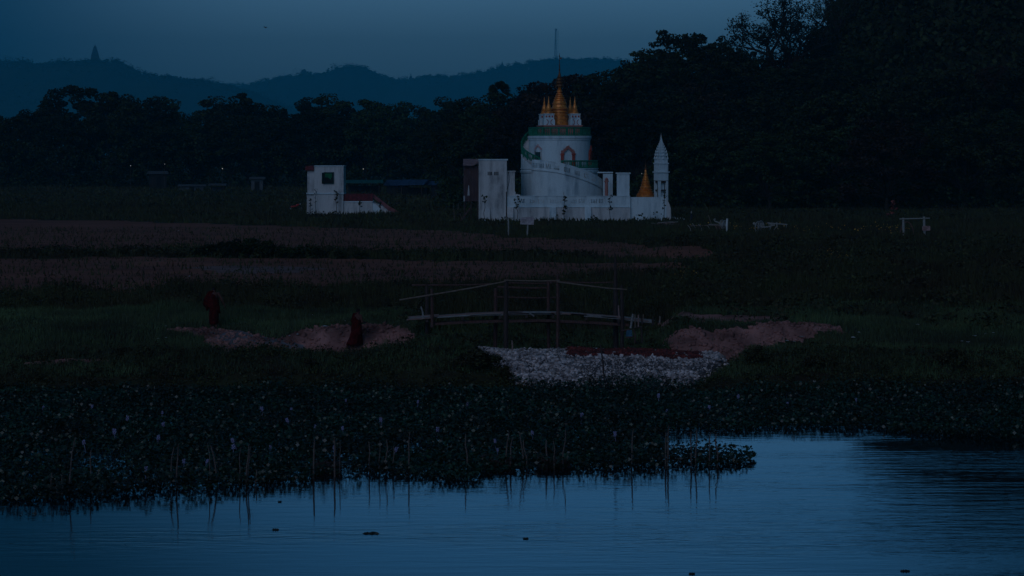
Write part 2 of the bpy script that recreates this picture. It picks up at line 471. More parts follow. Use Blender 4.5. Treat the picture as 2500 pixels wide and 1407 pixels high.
def zone(x, y):
    """0 grass, 1 path/earth, 2 field, 3 dry patch"""
    wx = x + np.where(y > 128, 1.2, .22) * fbm(x * np.where(y > 128, .3, 1.6), y * np.where(y > 128, .3, 1.6), 51, 3)
    wy = y + np.where(y > 128, 2.2, .16) * fbm(x * np.where(y > 128, .25, 1.6) + 7, y * np.where(y > 128, .25, 1.6), 52, 3)
    wx = wx + np.where(y > 128, 0, .14) * fbm(x * 5, y * 5, 53, 2); wy = wy + np.where(y > 128, .8, .12) * fbm(x * np.where(y > 128, 1.2, 5) + 3, y * np.where(y > 128, 1.2, 5), 54, 2)
    z = np.zeros(x.shape, int)
    z[in_poly(FIELD_A, wx, wy) | in_poly(FIELD_B, wx, wy)] = 2
    z[in_poly(DRY, wx, wy)] = 3

    for p in (EARTH_L, EARTH_R, PATH_R, SAND_L): z[in_poly(p, wx, wy)] = 1
    z[in_poly(ASH, wx, wy)] = 4
    return z
fc = gv[gf].mean(1)
fz = zone(fc[:, 0], fc[:, 1])
SOILG = mat('turf_soil', (.045, .048, .022), (.030, .022, .015), .5, rough=.95, spec=.1, bump=.8, bscale=5)
EARTH = mat('pink_earth', (.40, .19, .17), (.11, .052, .047), .8, rough=.95, spec=.1, bump=1.0, bscale=4, detail=8)
FIELD = mat('ploughed_field_soil', (.25, .100, .070), (.15, .060, .045), .35, rough=.95, spec=.1, bump=.8, bscale=3, stretch=(.35, 1, 1), detail=8)
DRYM = mat('dry_field_soil', (.24, .145, .14), (.12, .08, .08), .8, rough=.95, spec=.1, bump=.8, bscale=3, stretch=(.5, 1, 1), detail=8)
ASHM = mat('ashy_soil', (.20, .19, .215), (.10, .085, .095), 1.6, rough=.95, spec=.1, bump=1.0, bscale=5, detail=8)
for nm, k, m in (('ground', 0, SOILG), ('path', 1, EARTH), ('field', 2, FIELD), ('dry_ground', 3, DRYM), ('ash_ground', 4, ASHM)):
    sel = gf[fz == k]
    used, inv = np.unique(sel, return_inverse=True)
    me = np_mesh(nm, gv[used], inv.reshape(-1, 4), smooth=True)
    tag(mesh_obj(nm, me, m), {'ground': 'dark grassy bank and plain around the fields', 'path': 'bare pinkish earth path and cut bank by the footbridge',
        'field': 'dark bare ploughed fields below the pagoda', 'dry_ground': 'paler dry strip of soil in the lower field', 'ash_ground': 'bluish grey ashy patch of the path beside the walking person'}[nm], None, None, 'structure')

# water
wm = bpy.data.materials.new('river_water')
t, b = nodes_of(wm); L = t.links.new
b.inputs['Base Color'].default_value = (.004, .010, .016, 1)
b.inputs['Roughness'].default_value = .03
b.inputs['IOR'].default_value = 1.333
b.inputs['Specular IOR Level'].default_value = .5
b.inputs['Specular Tint'].default_value = (.62, .90, 1.0, 1)
tc = t.nodes.new('ShaderNodeTexCoord')
prev = None
for sc, st, di in ((1.0, (.55, 2.4, 1), .020), (1.0, (2.2, 7.5, 1), .006)):
    mp = t.nodes.new('ShaderNodeMapping'); mp.inputs['Scale'].default_value = st
    L(tc.outputs['Object'], mp.inputs[0])
    n = t.nodes.new('ShaderNodeTexNoise'); n.inputs['Scale'].default_value = sc; n.inputs['Detail'].default_value = 3
    L(mp.outputs[0], n.inputs['Vector'])
    bp = t.nodes.new('ShaderNodeBump'); bp.inputs['Strength'].default_value = .55; bp.inputs['Distance'].default_value = di
    m3 = t.nodes.new('ShaderNodeMapping'); m3.inputs['Scale'].default_value = (.05, .16, 1); L(tc.outputs['Object'], m3.inputs[0])
    n3 = t.nodes.new('ShaderNodeTexNoise'); n3.inputs['Scale'].default_value = 1.0; n3.inputs['Detail'].default_value = 3; L(m3.outputs[0], n3.inputs['Vector'])
    mr3 = t.nodes.new('ShaderNodeMapRange'); mr3.inputs[1].default_value = .38; mr3.inputs[2].default_value = .62; mr3.inputs[3].default_value = .16; mr3.inputs[4].default_value = .85
    L(n3.outputs['Fac'], mr3.inputs[0]); L(mr3.outputs[0], bp.inputs['Strength'])
    L(n.outputs['Fac'], bp.inputs['Height'])
    if prev: L(prev.outputs[0], bp.inputs['Normal'])
    prev = bp
L(prev.outputs[0], b.inputs['Normal'])
mb = MB(); mb.add([(-300, -50, 0), (300, -50, 0), (300, 103, 0), (-300, 103, 0)], [(0, 1, 2, 3)])
# the sheet stops where the bank is well above it
tag(mb.build('water', wm), 'calm dark blue lake water in the foreground', None, None, 'structure')

# ------------------------------------------------------------------ distant hills
def hill(name, sil, Yc, depth, label, seed):
    px = np.array([p[0] for p in sil], float); py = np.array([p[1] for p in sil], float)
    xs = np.linspace(px[0], px[-1], 260)
    X = PX(xs, Yc); top = PZ(np.interp(xs, px, py), Yc)
    vs = np.linspace(-1, 1, 41)
    V = []
    for v in vs:
        Y = Yc + v * depth + 90 * fbm(X * .0028, X * 0 + v * 3, seed, 3)
        s = (1 - abs(v)) ** .8
        n = 17 * fbm(X * .0034, X * 0 + v * 5, seed + 3, 4) * (1 if abs(v) > .05 else .25)
        V.append(np.stack([X, Y, np.maximum(-3, -3 + (top + 3) * s + n * (1 - abs(v) ** 3) * (0.3 if abs(v) < .08 else 1))], 1))
    V = np.concatenate(V)
    n = len(xs)
    a = np.arange(len(vs) - 1)[:, None] * n + np.arange(n - 1)[None, :]
    f = np.stack([a, a + 1, a + 1 + n, a + n], -1).reshape(-1, 4)
    o = mesh_obj(name, np_mesh(name, V, f, True), mat('hill_scrub', (.045, .052, .035), (.028, .034, .024), .03, rough=1, spec=.05))
    tag(o, label, None, None, 'structure')
    return lambda X_: float(np.interp(X_, X, top)), V.reshape(len(vs), n, 3)
SIL_FAR = [(-900, 190), (200, 205), (520, 208), (590, 210), (620, 206), (650, 196), (700, 189), (740, 181), (790, 182), (815, 168), (840, 163), (870, 161), (900, 168), (930, 184), (960, 193), (1000, 194), (1040, 185), (1100, 189), (1130, 184), (1170, 179), (1220, 167), (1270, 159), (1320, 151), (1360, 146), (1420, 147), (1480, 146), (1520, 154), (1580, 156), (1700, 175), (2000, 190), (2600, 200), (3400, 215)]
SIL_NEAR = [(-1500, 190), (-700, 165), (-300, 160), (0, 156), (60, 153), (90, 160), (140, 158), (190, 153), (230, 153), (290, 153), (330, 171), (350, 183), (400, 188), (450, 195), (500, 200), (540, 207), (565, 214), (620, 232), (700, 262), (800, 300), (900, 340)]
far_top, farV = hill('hill', SIL_FAR, 9000, 1700, 'long hazy blue ridge with the radio mast on top', 61)
near_top, nearV = hill('hill', SIL_NEAR, 6600, 1000, 'dark blue hill on the left with the tall temple tower on top', 62)

def leaf_quads(P, N, size, flat=0.0):
    """quads at points P facing roughly N, per-leaf size"""
    n = len(P)
    N = N / (np.linalg.norm(N, axis=1, keepdims=True) + 1e-9)
    a = rng.normal(size=(n, 3)); a -= (a * N).sum(1, keepdims=True) * N
    a /= (np.linalg.norm(a, axis=1, keepdims=True) + 1e-9)
    b = np.cross(N, a)
    s = (np.ones(n) * size)[:, None]
    V = np.stack([P - a * s * .5, P - b * s * .32, P + a * s * .5, P + b * s * .32], 1).reshape(-1, 3)
    Fq = np.arange(n * 4).reshape(-1, 4)
    return V, Fq, np.repeat(rng.random(n), 4)

def blob_leaves(centers, radii, per, size, squash=.65, shell=.5):
    C = np.repeat(centers, per, 0); Rr = np.repeat(radii, per)[:, None]
    d = rng.normal(size=C.shape); d /= np.linalg.norm(d, axis=1, keepdims=True)
    r = (shell + (1 - shell) * rng.random((len(C), 1))) ** .6
    off = d * r * Rr; off[:, 2] *= squash
    P = C + off
    N = d + .8 * rng.normal(size=d.shape); N[:, 2] += .5
    return leaf_quads(P, N, size * (.6 + .8 * rng.random(len(P))))

# far scrub woods on the two ridges (one mass each)
def ridge_wood(name, V, label, n, mat_, size, seed, Kw):
    r = np.random.default_rng(seed)
    rows, cols, _ = V.shape
    i = (r.beta(2.2, 4.5, n) * .52 * rows).astype(int); i = np.clip(i, 0, rows - 1)
    # most trees stand on and just before the crest
    k = r.random(n) < .5
    i[k] = np.clip((rows // 2 + r.normal(0, 1.4, k.sum())).astype(int), 0, rows - 1)
    j = r.integers(0, cols - 1, n); f = r.random(n)[:, None]
    C = V[i, j] * (1 - f) + V[i, np.minimum(j + 1, cols - 1)] * f
    rad = (2.2 + 5.8 * r.random(n) ** 2.2) * Kw
    nc = 1100
    jc = r.random(nc) * (cols - 2); j0 = jc.astype(int); fc_ = (jc - j0)[:, None]
    cc = V[rows // 2, j0] * (1 - fc_) + V[rows // 2, j0 + 1] * fc_
    cr_ = Kw * (2.0 + 9.0 * r.random(nc) ** 2.4) * (.35 + 1.3 * vnoise(cc[:, 0] * .02 / Kw, cc[:, 0] * 0, seed) ** 1.5)
    C = C + np.stack([np.zeros(len(C)), np.zeros(len(C)), rad * .35], 1)
    cc = cc + np.stack([np.zeros(nc), np.zeros(nc), cr_ * .55], 1)
    p1 = blob_leaves(C, rad, 8, size * 1.2, .9, .3); p2 = blob_leaves(cc, cr_, 30, size * .9, .85, .2)
    v = np.concatenate([p1[0], p2[0]]); q = np.concatenate([p1[1], p2[1] + len(p1[0])]); a = np.concatenate([p1[2], p2[2]])
    tag(mesh_obj(name, np_mesh(name, v, q, False, a), mat_), label, None, None, 'stuff')
ridge_wood('ridge_woodland', farV, 'scrub woodland along the far ridge', 5200, LEAFF, 5.0, 71, 1.6)
ridge_wood('ridge_woodland', nearV, 'scrub woodland on the left hill', 4200, LEAFF, 4.2, 72, 1.35)

# ------------------------------------------------------------------ trees
def tree_mesh(seed, h, w, base=.3, clumps=46, per=150, leaf=.5, dome=.55, squash=.55, crad=(1.1, 2.1)):
    r = random.Random(seed)
    cs, rs = [], []
    for i in range(clumps):
        a = r.uniform(0, 2 * math.pi); q = math.sqrt(r.random())
        rr = w / 2 * q
        top = h - (h * (1 - base)) * dome * q ** 2.2
        depth = (h * (1 - base)) * (.12 + .62 * (1 - q * .6))
        z = top - abs(r.gauss(0, .45)) * depth - r.uniform(.4, 1.2)
        z = max(z, h * base)
        cs.append((rr * math.cos(a) * (1 + .15 * math.sin(3 * a + seed)), rr * math.sin(a), z)); rs.append(r.uniform(*crad))
    V, Q, A = blob_leaves(np.array(cs), np.array(rs), per, leaf, squash)
    mb = MB()
    lean = (r.uniform(-.5, .5), r.uniform(-.5, .5))
    th = h * base * 1.15
    fork = Vector((lean[0], lean[1], th))
    mb.tube([(0, 0, -.6), (lean[0] * .2, lean[1] * .2, th * .5), fork], [.030 * h * .75, .022 * h * .7, .018 * h * .7], 7)
    order = sorted(range(clumps), key=lambda k: r.random())
    for k in order[:min(22, clumps)]:
        c = Vector(cs[k])
        mid = fork.lerp(c, .5) + Vector((r.uniform(-.6, .6), r.uniform(-.6, .6), -.06 * (c - fork).length))
        mb.tube([fork - Vector((0, 0, .3)), fork.lerp(mid, .5) + Vector((0, 0, .25)), mid, c], [.010 * h * .8, .008 * h * .7, .006 * h * .6, .03], 5, False)
    me = bpy.data.meshes.new('trunk'); me.from_pydata(mb.v, [], mb.f); me.update()
    return me, np_mesh('crown', V, Q, False, A)

def branchy_mesh(seed, h, leafy=1.0, leaf=.34):
    r = random.Random(seed)
    mb = MB(); tips = []
    def go(p, d, ln, rad, dep):
        pts = [p]; q = Vector(p); dd = Vector(d)
        for i in range(3):
            dd = (dd + Vector((r.gauss(0, .17), r.gauss(0, .17), r.gauss(.03, .10)))).normalized()
            q = q + dd * ln / 3; pts.append(q.copy())
        mb.tube(pts, [rad, rad * .9, rad * .8, rad * .72], 6 if dep < 3 else 4, False)
        if dep >= 3: tips.append(pts[2]); tips.append(pts[1])
        if dep >= 6 or rad < .012:
            tips.append(q); return
        k = 4 if dep == 0 else (3 if dep < 3 else 2 + (r.random() < .5))
        a0 = r.uniform(0, 6.283)
        for i in range(k):
            a = a0 + 6.283 * i / k + r.uniform(-.5, .5); sp_ = r.uniform(.35, .85)
            nd = (dd * (1.05 - sp_ * .6) + Vector((math.cos(a), math.sin(a), r.uniform(-.1, .25))) * sp_).normalized()
            go(q, nd, ln * r.uniform(.66, .86), rad * .64 * r.uniform(.85, 1.1), dep + 1)
    go(Vector((0, 0, -.5)), Vector((0, 0, 1)), h * .22, h * .024, 0)
    T = np.array([tuple(x) for x in tips])
    V, Q, A = blob_leaves(T, np.full(len(T), .62), max(1, int(5 * leafy)), leaf, .8, .1)
    me = bpy.data.meshes.new('trunk'); me.from_pydata(mb.v, [], mb.f); me.update()
    return me, np_mesh('crown', V, Q, False, A)

PROTO = [tree_mesh(1, 18, 17, .14, 84, 125, .55, .50, .6, (.9, 1.9)),
         tree_mesh(2, 18, 14, .12, 74, 130, .50, .62, .65, (.9, 1.9)),
         tree_mesh(3, 18, 19, .16, 92, 120, .55, .45, .55, (1.0, 2.0)),
         tree_mesh(4, 18, 12, .10, 70, 130, .50, .70, .75, (.9, 1.8)),
         tree_mesh(5, 18, 16, .14, 88, 120, .48, .55, .6, (.8, 1.7)),
         tree_mesh(6, 18, 18, .15, 78, 130, .55, .48, .55, (1.0, 2.2))]
TOPS = {}
def add_tree(px, Y, top_py, proto, label, group, wide=1.0, leafm=None, rz=None, name='tree', h0=18.0, z=None):
    X = PX(px, Y)
    zb = zg1(X, Y) if z is None else z
    hgt = PZ(top_py, Y) - zb
    if id(proto) not in TOPS:
        co = np.empty(len(proto[1].vertices) * 3, np.float32); proto[1].vertices.foreach_get('co', co); TOPS[id(proto)] = float(np.percentile(co[2::3], 99.7))
    s = hgt / TOPS[id(proto)]
    e = empty(name, (X, Y, zb), label, 'tree', group, rng.random() * 6.28 if rz is None else rz)
    e.scale = (s * wide, s * wide, s)
    tr, cr = proto
    mesh_obj('trunk', tr, BARK, e)
    c = mesh_obj('crown', cr, LEAF, e)
    if leafm is not None:
        c.material_slots[0].link = 'OBJECT'; c.material_slots[0].material = leafm
    return e

# wooded skyline on the left, front row then the row behind
left_front = [(-40, 535, 285, 1), (50, 540, 272, 4), (115, 545, 262, 0), (195, 550, 213, 2), (285, 540, 228, 0), (350, 548, 236, 1), (425, 555, 241, 4), (515, 550, 240, 5), (605, 552, 231, 0),
              (668, 556, 272, 3), (725, 552, 243, 4), (790, 560, 234, 5), (865, 552, 246, 2), (945, 548, 251, 1), (1010, 555, 256, 4), (1062, 560, 266, 3), (1110, 540, 240, 1)]
for i, (px, Y, ty, k) in enumerate(left_front):
    hint = {3: 'tall broad tree forming the highest crown of the left skyline', 10: 'flat-topped tree beside the notch in the left treeline'}.get(i, ordinal(i) + ' dark tree from the left edge in the far left treeline')
    add_tree(px, Y, ty, PROTO[k], hint, 'dark trees along the left skyline', wide=1.08)
left_back = [(20, 505), (150, 498), (255, 500), (385, 496), (470, 503), (560, 500), (640, 497), (760, 500), (835, 505), (905, 498), (980, 502), (1045, 495)]
for i, (px, Y) in enumerate(left_back):
    add_tree(px, Y, 268 + rng.random() * 40, PROTO[int(rng.integers(0, 6))], ordinal(i) + ' lower tree from the left in the row before the left treeline', 'lower trees before the left treeline', wide=1.15)
# mass behind the pagoda
mid = [(1140, 430, 246, 4), (1178, 425, 262, 0), (1235, 415, 230, 1), (1290, 410, 214, 5), (1345, 405, 197, 0), (1395, 405, 186, 2), (1450, 400, 192, 4), (1120, 360, 300, 0), (1205, 355, 285, 5), (1290, 350, 262, 2), (1480, 345, 250, 0), (1560, 340, 262, 1), (1640, 345, 235, 5)]
for i, (px, Y, ty, k) in enumerate(mid):
    add_tree(px, Y, ty, PROTO[k], ordinal(i % 7) + (' tall dark tree from the left behind the pagoda' if i < 7 else ' lower dark tree from the left close behind the pagoda'), 'dark trees behind the pagoda', leafm=LEAFB if i in (4, 5, 9, 10) else None)
# right-hand wooded slope: foot of the slope first
rows = [('foot', 312, [1690, 1790, 1880, 1975, 2070, 2165, 2260, 2355, 2450, 2540], [330, 318, 325, 300, 310, 290, 300, 285, 270, 280]),
        ('lower', 345, [1720, 1830, 1930, 2030, 2130, 2230, 2330, 2430, 2530], [262, 250, 225, 215, 205, 180, 170, 160, 140]),
        ('middle', 385, [1520, 1600, 1690, 1790, 1890, 1990, 2090, 2190, 2290, 2390, 2490], [186, 190, 200, 190, 168, 140, 122, 90, 60, 40, 10]),
        ('upper', 425, [1560, 1630, 1720, 1815, 1920, 2010, 2110, 2200, 2300, 2410, 2510], [172, 176, 178, 160, 135, 112, 40, -20, -40, -80, -120])]
for rn, Y, pxs, tops in rows:
    for i, (px, ty) in enumerate(zip(pxs, tops)):
        add_tree(px, Y + rng.normal() * 6, ty + rng.normal() * 6, PROTO[(i * 5 + int(Y)) % 6], ordinal(i) + ' dark tree from the left along the %s of the right wooded slope' % rn, 'dark trees on the right wooded slope', wide=1.2, leafm=LEAFB if (i + int(Y)) % 7 == 2 else None)
# undergrowth closing the gaps below the crowns
def undergrowth(name, n, px0, px1, y0, y1, hmax, rad, per, size, label, r):
    Y = r.uniform(y0, y1, n); X = PX(r.uniform(px0, px1, n), Y)
    C = np.stack([X, Y, zg(X, Y) + hmax * r.random(n) ** 1.3], 1)
    v, q, a = blob_leaves(C, rad[0] + (rad[1] - rad[0]) * r.random(n), per, size, .8, .3)
    tag(mesh_obj(name, np_mesh(name, v, q, False, a), LEAF), label, None, None, 'stuff')
u_ = np.random.default_rng(77)
undergrowth('undergrowth', 1300, -120, 1200, 478, 600, 9.0, (1.0, 2.2), 34, .6, 'dark undergrowth below the left treeline', u_)
undergrowth('undergrowth', 700, 1080, 2650, 305, 350, 3.6, (.7, 1.7), 36, .5, 'dark undergrowth at the foot of the right slope', u_)
undergrowth('hillside_scrub', 8000, 1450, 2750, 345, 500, 3.0, (1.0, 2.4), 13, .95, 'dark scrub covering the right-hand hillside', u_)
# the open-crowned trees against the sky
lay = [tree_mesh(21, 18, 20, .26, 84, 75, .42, .5, .36, (.8, 1.6)), tree_mesh(22, 18, 14, .22, 60, 66, .40, .6, .4, (.7, 1.4))]
add_tree(1675, 405, 78, lay[0], 'layered flat-crowned tree in front of the sky above the white spire', 'open trees on the right skyline', wide=.95)
add_tree(1770, 412, 88, lay[1], 'slim layered tree next to the leafless-looking tree on the right skyline', 'open trees on the right skyline', wide=.8)
add_tree(1600, 400, 128, lay[1], 'low spreading tree where the right slope meets the blue ridge', 'open trees on the right skyline', wide=1.1)
for i, (px, Y, ty, k, lb_) in enumerate([(1618, 408, 122, 1, 'dense dark crown left of the layered flat-crowned tree'), (1690, 414, 88, 2, 'broad dense crown directly behind the layered flat-crowned tree'), (1762, 418, 112, 4, 'dense crown filling the gap before the thin-leaved tree'), (1835, 428, 128, 0, 'dense crown at the foot of the thin-leaved tree'),
        (1925, 432, 112, 5, 'dense crown right below the thin-leaved tree'), (2000, 434, 88, 1, 'dense crown below the airy tree at the top edge'), (2075, 438, 52, 2, 'dense crown right of the airy tree, climbing the slope'), (1560, 402, 158, 3, 'small dense crown where the right slope begins'), (2130, 440, 0, 0, 'dense crown touching the top edge on the right slope')]):
    add_tree(px, Y, ty, PROTO[k], lb_, 'dense crowns along the right skyline', wide=.95)
sp = [branchy_mesh(31, 18, .6, .26), branchy_mesh(34, 18, .4, .26)]
add_tree(1895, 425, -4, sp[0], 'thin-leaved tree with bare forking limbs against the sky', 'open trees on the right skyline', wide=1.0)
add_tree(2040, 432, -40, sp[1], 'airy tree with dark winding boughs at the top edge', 'open trees on the right skyline', wide=1.0)
# fan palm poking out above the mass
pm = MB(); pm.tube([(0, 0, -.5), (.15, 0, 8), (0, 0, 16.2)], [.28, .2, .17], 7)
Pp, Np = [], []
lv = []
for i in range(46):
    a = random.uniform(0, 6.283); e = random.uniform(-.5, 1.45)
    d = Vector((math.cos(a) * math.cos(e), math.sin(a) * math.cos(e), math.sin(e)))
    c = Vector((0, 0, 16.4)) + d * 1.25
    s_ = d.orthogonal().normalized(); u_ = d.cross(s_)
    base = len(lv)
    for q in range(9):
        b_ = -1.3 + 2.6 * q / 8
        lv.append(((Vector((0, 0, 16.4)) + d * .7), c + (d * math.cos(b_) + s_ * math.sin(b_)) * .95 - Vector((0, 0, .15)), c + (d * math.cos(b_ + .22) + s_ * math.sin(b_ + .22)) * .62))
pv = np.array([[tuple(x) for x in tri] for tri in lv]).reshape(-1, 3)
tp = bpy.data.meshes.new('trunk'); tp.from_pydata(pm.v, [], pm.f); tp.update()
palm = (tp, np_mesh('crown', pv, np.arange(len(pv)).reshape(-1, 3), False, np.repeat(rng.random(len(lv)), 3)))
add_tree(1220, 412, 197, palm, 'lone fan palm poking above the trees left of the golden spire', None, name='palm_tree', h0=18.2)

# ------------------------------------------------------------------ pagoda (measured on the photograph's enlarged view u, v)
TY = 265.0
TX0, TZ0 = PX(1366, TY), PZ(536, TY)
def ux(u, y=0.0): return PX(1100 + u / 2.8133, TY + y) - TX0
def vz(v, y=0.0): return PZ(60 + v / 2.8133, TY + y) - TZ0
pag = empty('pagoda', (TX0, TY, TZ0), 'white round pagoda with green railings and golden bell-shaped stupa on top', 'pagoda')
R1, R2, R3 = 4.2, 3.37, 5.0
zt1, zt2 = vz(992), vz(768)
mb = MB(); mb.lathe([(R1, -.8), (R1, vz(1022)), (R1 + .09, vz(1018)), (R1 + .12, vz(1006)), (R1 + .02, vz(1002)), (R1, vz(1000)), (R1, zt1 - .02)], 56)
mb.build('lower_drum', WHITE, pag, True)
mb = MB(); mb.lathe([(R1 + .08, zt1 - .02), (R1 + .08, zt1 + .10), (R2 - .2, zt1 + .10)], 56); mb.build('terrace_slab', WHITE, pag, True)
mb = MB(); mb.lathe([(R2, zt1 + .08), (R2, vz(796)), (R2 - .05, zt2 - .03)], 56); mb.build('upper_drum', WHITE, pag, True)
mb = MB(); mb.lathe([(R2 - .1, vz(797)), (R2 + .06, vz(795)), (R2 + .07, vz(786)), (R2 + .13, vz(782)), (R2 + .14, vz(769)), (R2 + .05, vz(766)), (1.0, vz(766))], 56)
mb.build('cornice', WHITE, pag, True)

# motif openings in a pierced parapet: (half width 1, height 1) scaled
def motif(kind, s, zb, w, h, sl=0.0):
    def q(pts): return [(s + x * w, zb + y * h + sl * x * w) for x, y in pts]
    if kind == 'M':
        return [q([(-.5, 0), (-.32, 0), (-.30, 1), (-.5, 1)]), q([(-.24, 0), (-.06, 0), (-.15, .8)]), q([(-.12, 1), (.12, 1), (0, .35)]), q([(.06, 0), (.24, 0), (.15, .8)]), q([(.32, 0), (.5, 0), (.5, 1), (.30, 1)])]
    return [q([(-.5, 0), (-.30, 0), (-.38, 1), (-.5, 1)]), q([(-.22, 0), (-.04, 0), (-.06, .9), (-.16, .9)]), q([(.04, 0), (.22, 0), (.16, .9), (.06, .9)]), q([(.30, 0), (.5, 0), (.5, 1), (.38, 1)])]

# spiral stair wall with pierced parapet; angle 0 = right, 90 = towards the lake
def on_cyl(r0):
    def f(s, z, d):
        a = s / r0
        return ((r0 - d) * math.cos(a), -(r0 - d) * math.sin(a), z)
    return f
th_pts = [0, 12, 33, 61, 78, 95, 112, 128]
zt_pts = [vz(1112), vz(1086), vz(1049), vz(1000), vz(972), vz(950), vz(939), vz(935)]
def ztop(deg): return float(np.interp(deg, th_pts, zt_pts))
mo = [(580, 967, 'M'), (622, 970, 'A'), (672, 972, 'M'), (727, 993, 'A'), (799, 1010, 'M'), (870, 1030, 'A'), (933, 1048, 'M'), (985, 1068, 'A'), (1030, 1090, 'M')]
mp_ = on_cyl(R3)
cuts = []
for u, v, k in mo:
    x = max(-.999, min(.999, ux(u, -4.0) / R3))
    a = math.degrees(math.acos(x)); cuts.append((a, v, k))
cuts.sort()
wallm, parm = MB(), MB()
hw = .36
edges = [(-2.0, None)]
pos = -2.0
segs = []
for a, v, k in cuts:
    h_ = math.degrees(hw / R3)
    segs.append((pos, a - h_, None)); segs.append((a - h_, a + h_, (v, k))); pos = a + h_
segs.append((pos, 128.0, None))
def plow(a): return ztop(a) - .98
for a0, a1, mk in segs:
    if a1 - a0 < .05: continue
    if mk is None:
        n = max(1, int((a1 - a0) / 3.5))
        for i in range(n):
            b0 = a0 + (a1 - a0) * i / n; b1 = a0 + (a1 - a0) * (i + 1) / n
            s0, s1 = R(b0) * R3, R(b1) * R3
            parm.pierced([(s0, plow(b0)), (s1, plow(b1)), (s1, ztop(b1)), (s0, ztop(b0))], [], .22, mp_)
    else:
        s0, s1 = R(a0) * R3, R(a1) * R3; am = (a0 + a1) / 2; sm = (s0 + s1) / 2
        sl = (ztop(a1) - ztop(a0)) / (s1 - s0)
        zb = ztop(am) - .72
        parm.pierced([(s0, plow(a0)), (s1, plow(a1)), (s1, ztop(a1)), (s0, ztop(a0))], motif(mk[1], sm, zb, .58, .50, sl * .9), .22, mp_)
parm.build('stair_parapet', WHITE, pag)
n = 46
for i in range(n):
    b0 = -2 + 130 * i / n; b1 = -2 + 130 * (i + 1) / n
    s0, s1 = R(b0) * R3, R(b1) * R3
    wallm.pierced([(s0, -.8), (s1, -.8), (s1, plow(b1) + .002), (s0, plow(b0) + .002)], [], .9, on_cyl(R3 - .03))
wallm.build('stair_wall', WHITE, pag)
# the stair treads behind the parapet
tr = MB()
for i in range(26):
    b0 = -2 + 128 * i / 26; b1 = -2 + 128 * (i + 1) / 26
    z = plow(b1) - .02
    tr.pierced([(R(b0) * 4.75, z - .3), (R(b1) * 4.75, z - .3), (R(b1) * 4.75, z), (R(b0) * 4.75, z)], [], .62, on_cyl(4.75))
tr.build('stair_treads', WHITE2, pag)
mb = MB()
pts = [((R3 + .05) * math.cos(R(a)), -(R3 + .05) * math.sin(R(a)), plow(a)) for a in np.linspace(-2, 128, 40)]
mb.tube(pts, .06, 5); mb.build('string_course', WHITE, pag, True)
mb = MB()
pts = [((R3 - .1) * math.cos(R(a)), -(R3 - .1) * math.sin(R(a)), ztop(a) + .03) for a in np.linspace(-2, 128, 40)]
mb.tube(pts, .10, 6); mb.build('handrail', WHITE, pag, True)
# upper flight climbing round the left side, green rail
def zst(a): return float(np.interp(a, [120, 180, 222], [zt1 + .35, zt1 + 1.9, zt2 - .1]))
ns = 20
fl = MB()
for i in range(ns):
    b0 = 120 + 102 * i / ns; b1 = 120 + 102 * (i + 1) / ns
    z = zst(b1); z0 = vz(940) if b0 < 150 else z - .45
    z0 = min(z0, z - .3)
    fl.pierced([(R(b0) * 4.17, z0), (R(b1) * 4.17, z0), (R(b1) * 4.17, z), (R(b0) * 4.17, z)], [], .82, on_cyl(4.17))
fl.build('upper_stair', WHITE2, pag)
sk = MB()   # white skirting wall under the flight on the left
for i in range(14):
    b0 = 128 + 94 * i / 14; b1 = 128 + 94 * (i + 1) / 14
    sk.pierced([(R(b0) * R1, zt1 - .1), (R(b1) * R1, zt1 - .1), (R(b1) * R1, max(zst(b1) - .35, zt1)), (R(b0) * R1, max(zst(b0) - .35, zt1))], [], .15, on_cyl(R1 + .02))
sk.build('stair_skirt', WHITE, pag)
def rail_run(name, a0, a1, r, zf, hgt, npost, nbal, parent, base=True):
    t_ = MB(); A = np.linspace(a0, a1, max(8, int(abs(a1 - a0) / 3)))
    t_.tube([(r * math.cos(R(a)), -r * math.sin(R(a)), zf(a) + hgt) for a in A], .085, 6)
    if base: t_.tube([(r * math.cos(R(a)), -r * math.sin(R(a)), zf(a) + .08) for a in A], .08, 6)
    t_.build('handrail', GREENP, parent, True)
    for i in range(npost):
        a = a0 + (a1 - a0) * (i + .02) / max(1, npost - 1) if npost > 1 else a0
        a = min(max(a, min(a0, a1)), max(a0, a1))
        m = MB(); m.box((r * math.cos(R(a)), -r * math.sin(R(a)), zf(a) + hgt / 2 + .02), (.15, .15, hgt + .1), -R(a)); m.build('post', GREENP, parent)
    bl = MB()
    for i in range(nbal):
        a = a0 + (a1 - a0) * (i + .5) / nbal
        c = (r * math.cos(R(a)), -r * math.sin(R(a)), zf(a))
        bl.lathe([(.03, .05), (.075, hgt * .3), (.03, hgt * .6), (.045, hgt * .8), (.03, hgt)], 6, c)
    o = bl.build('balusters', GREENP, parent, True, 'stuff')
rail_run('top', 0, 354, R2 - .03, lambda a: zt2, vz(712) - zt2, 24, 96, pag)
rail_run('terrace', -60, 88, R1 - .06, lambda a: zt1 + .1, .78, 11, 44, pag)
rail_run('flight', 122, 222, R1 - .03, lambda a: zst(a) - .05, .85, 9, 26, pag, base=False)

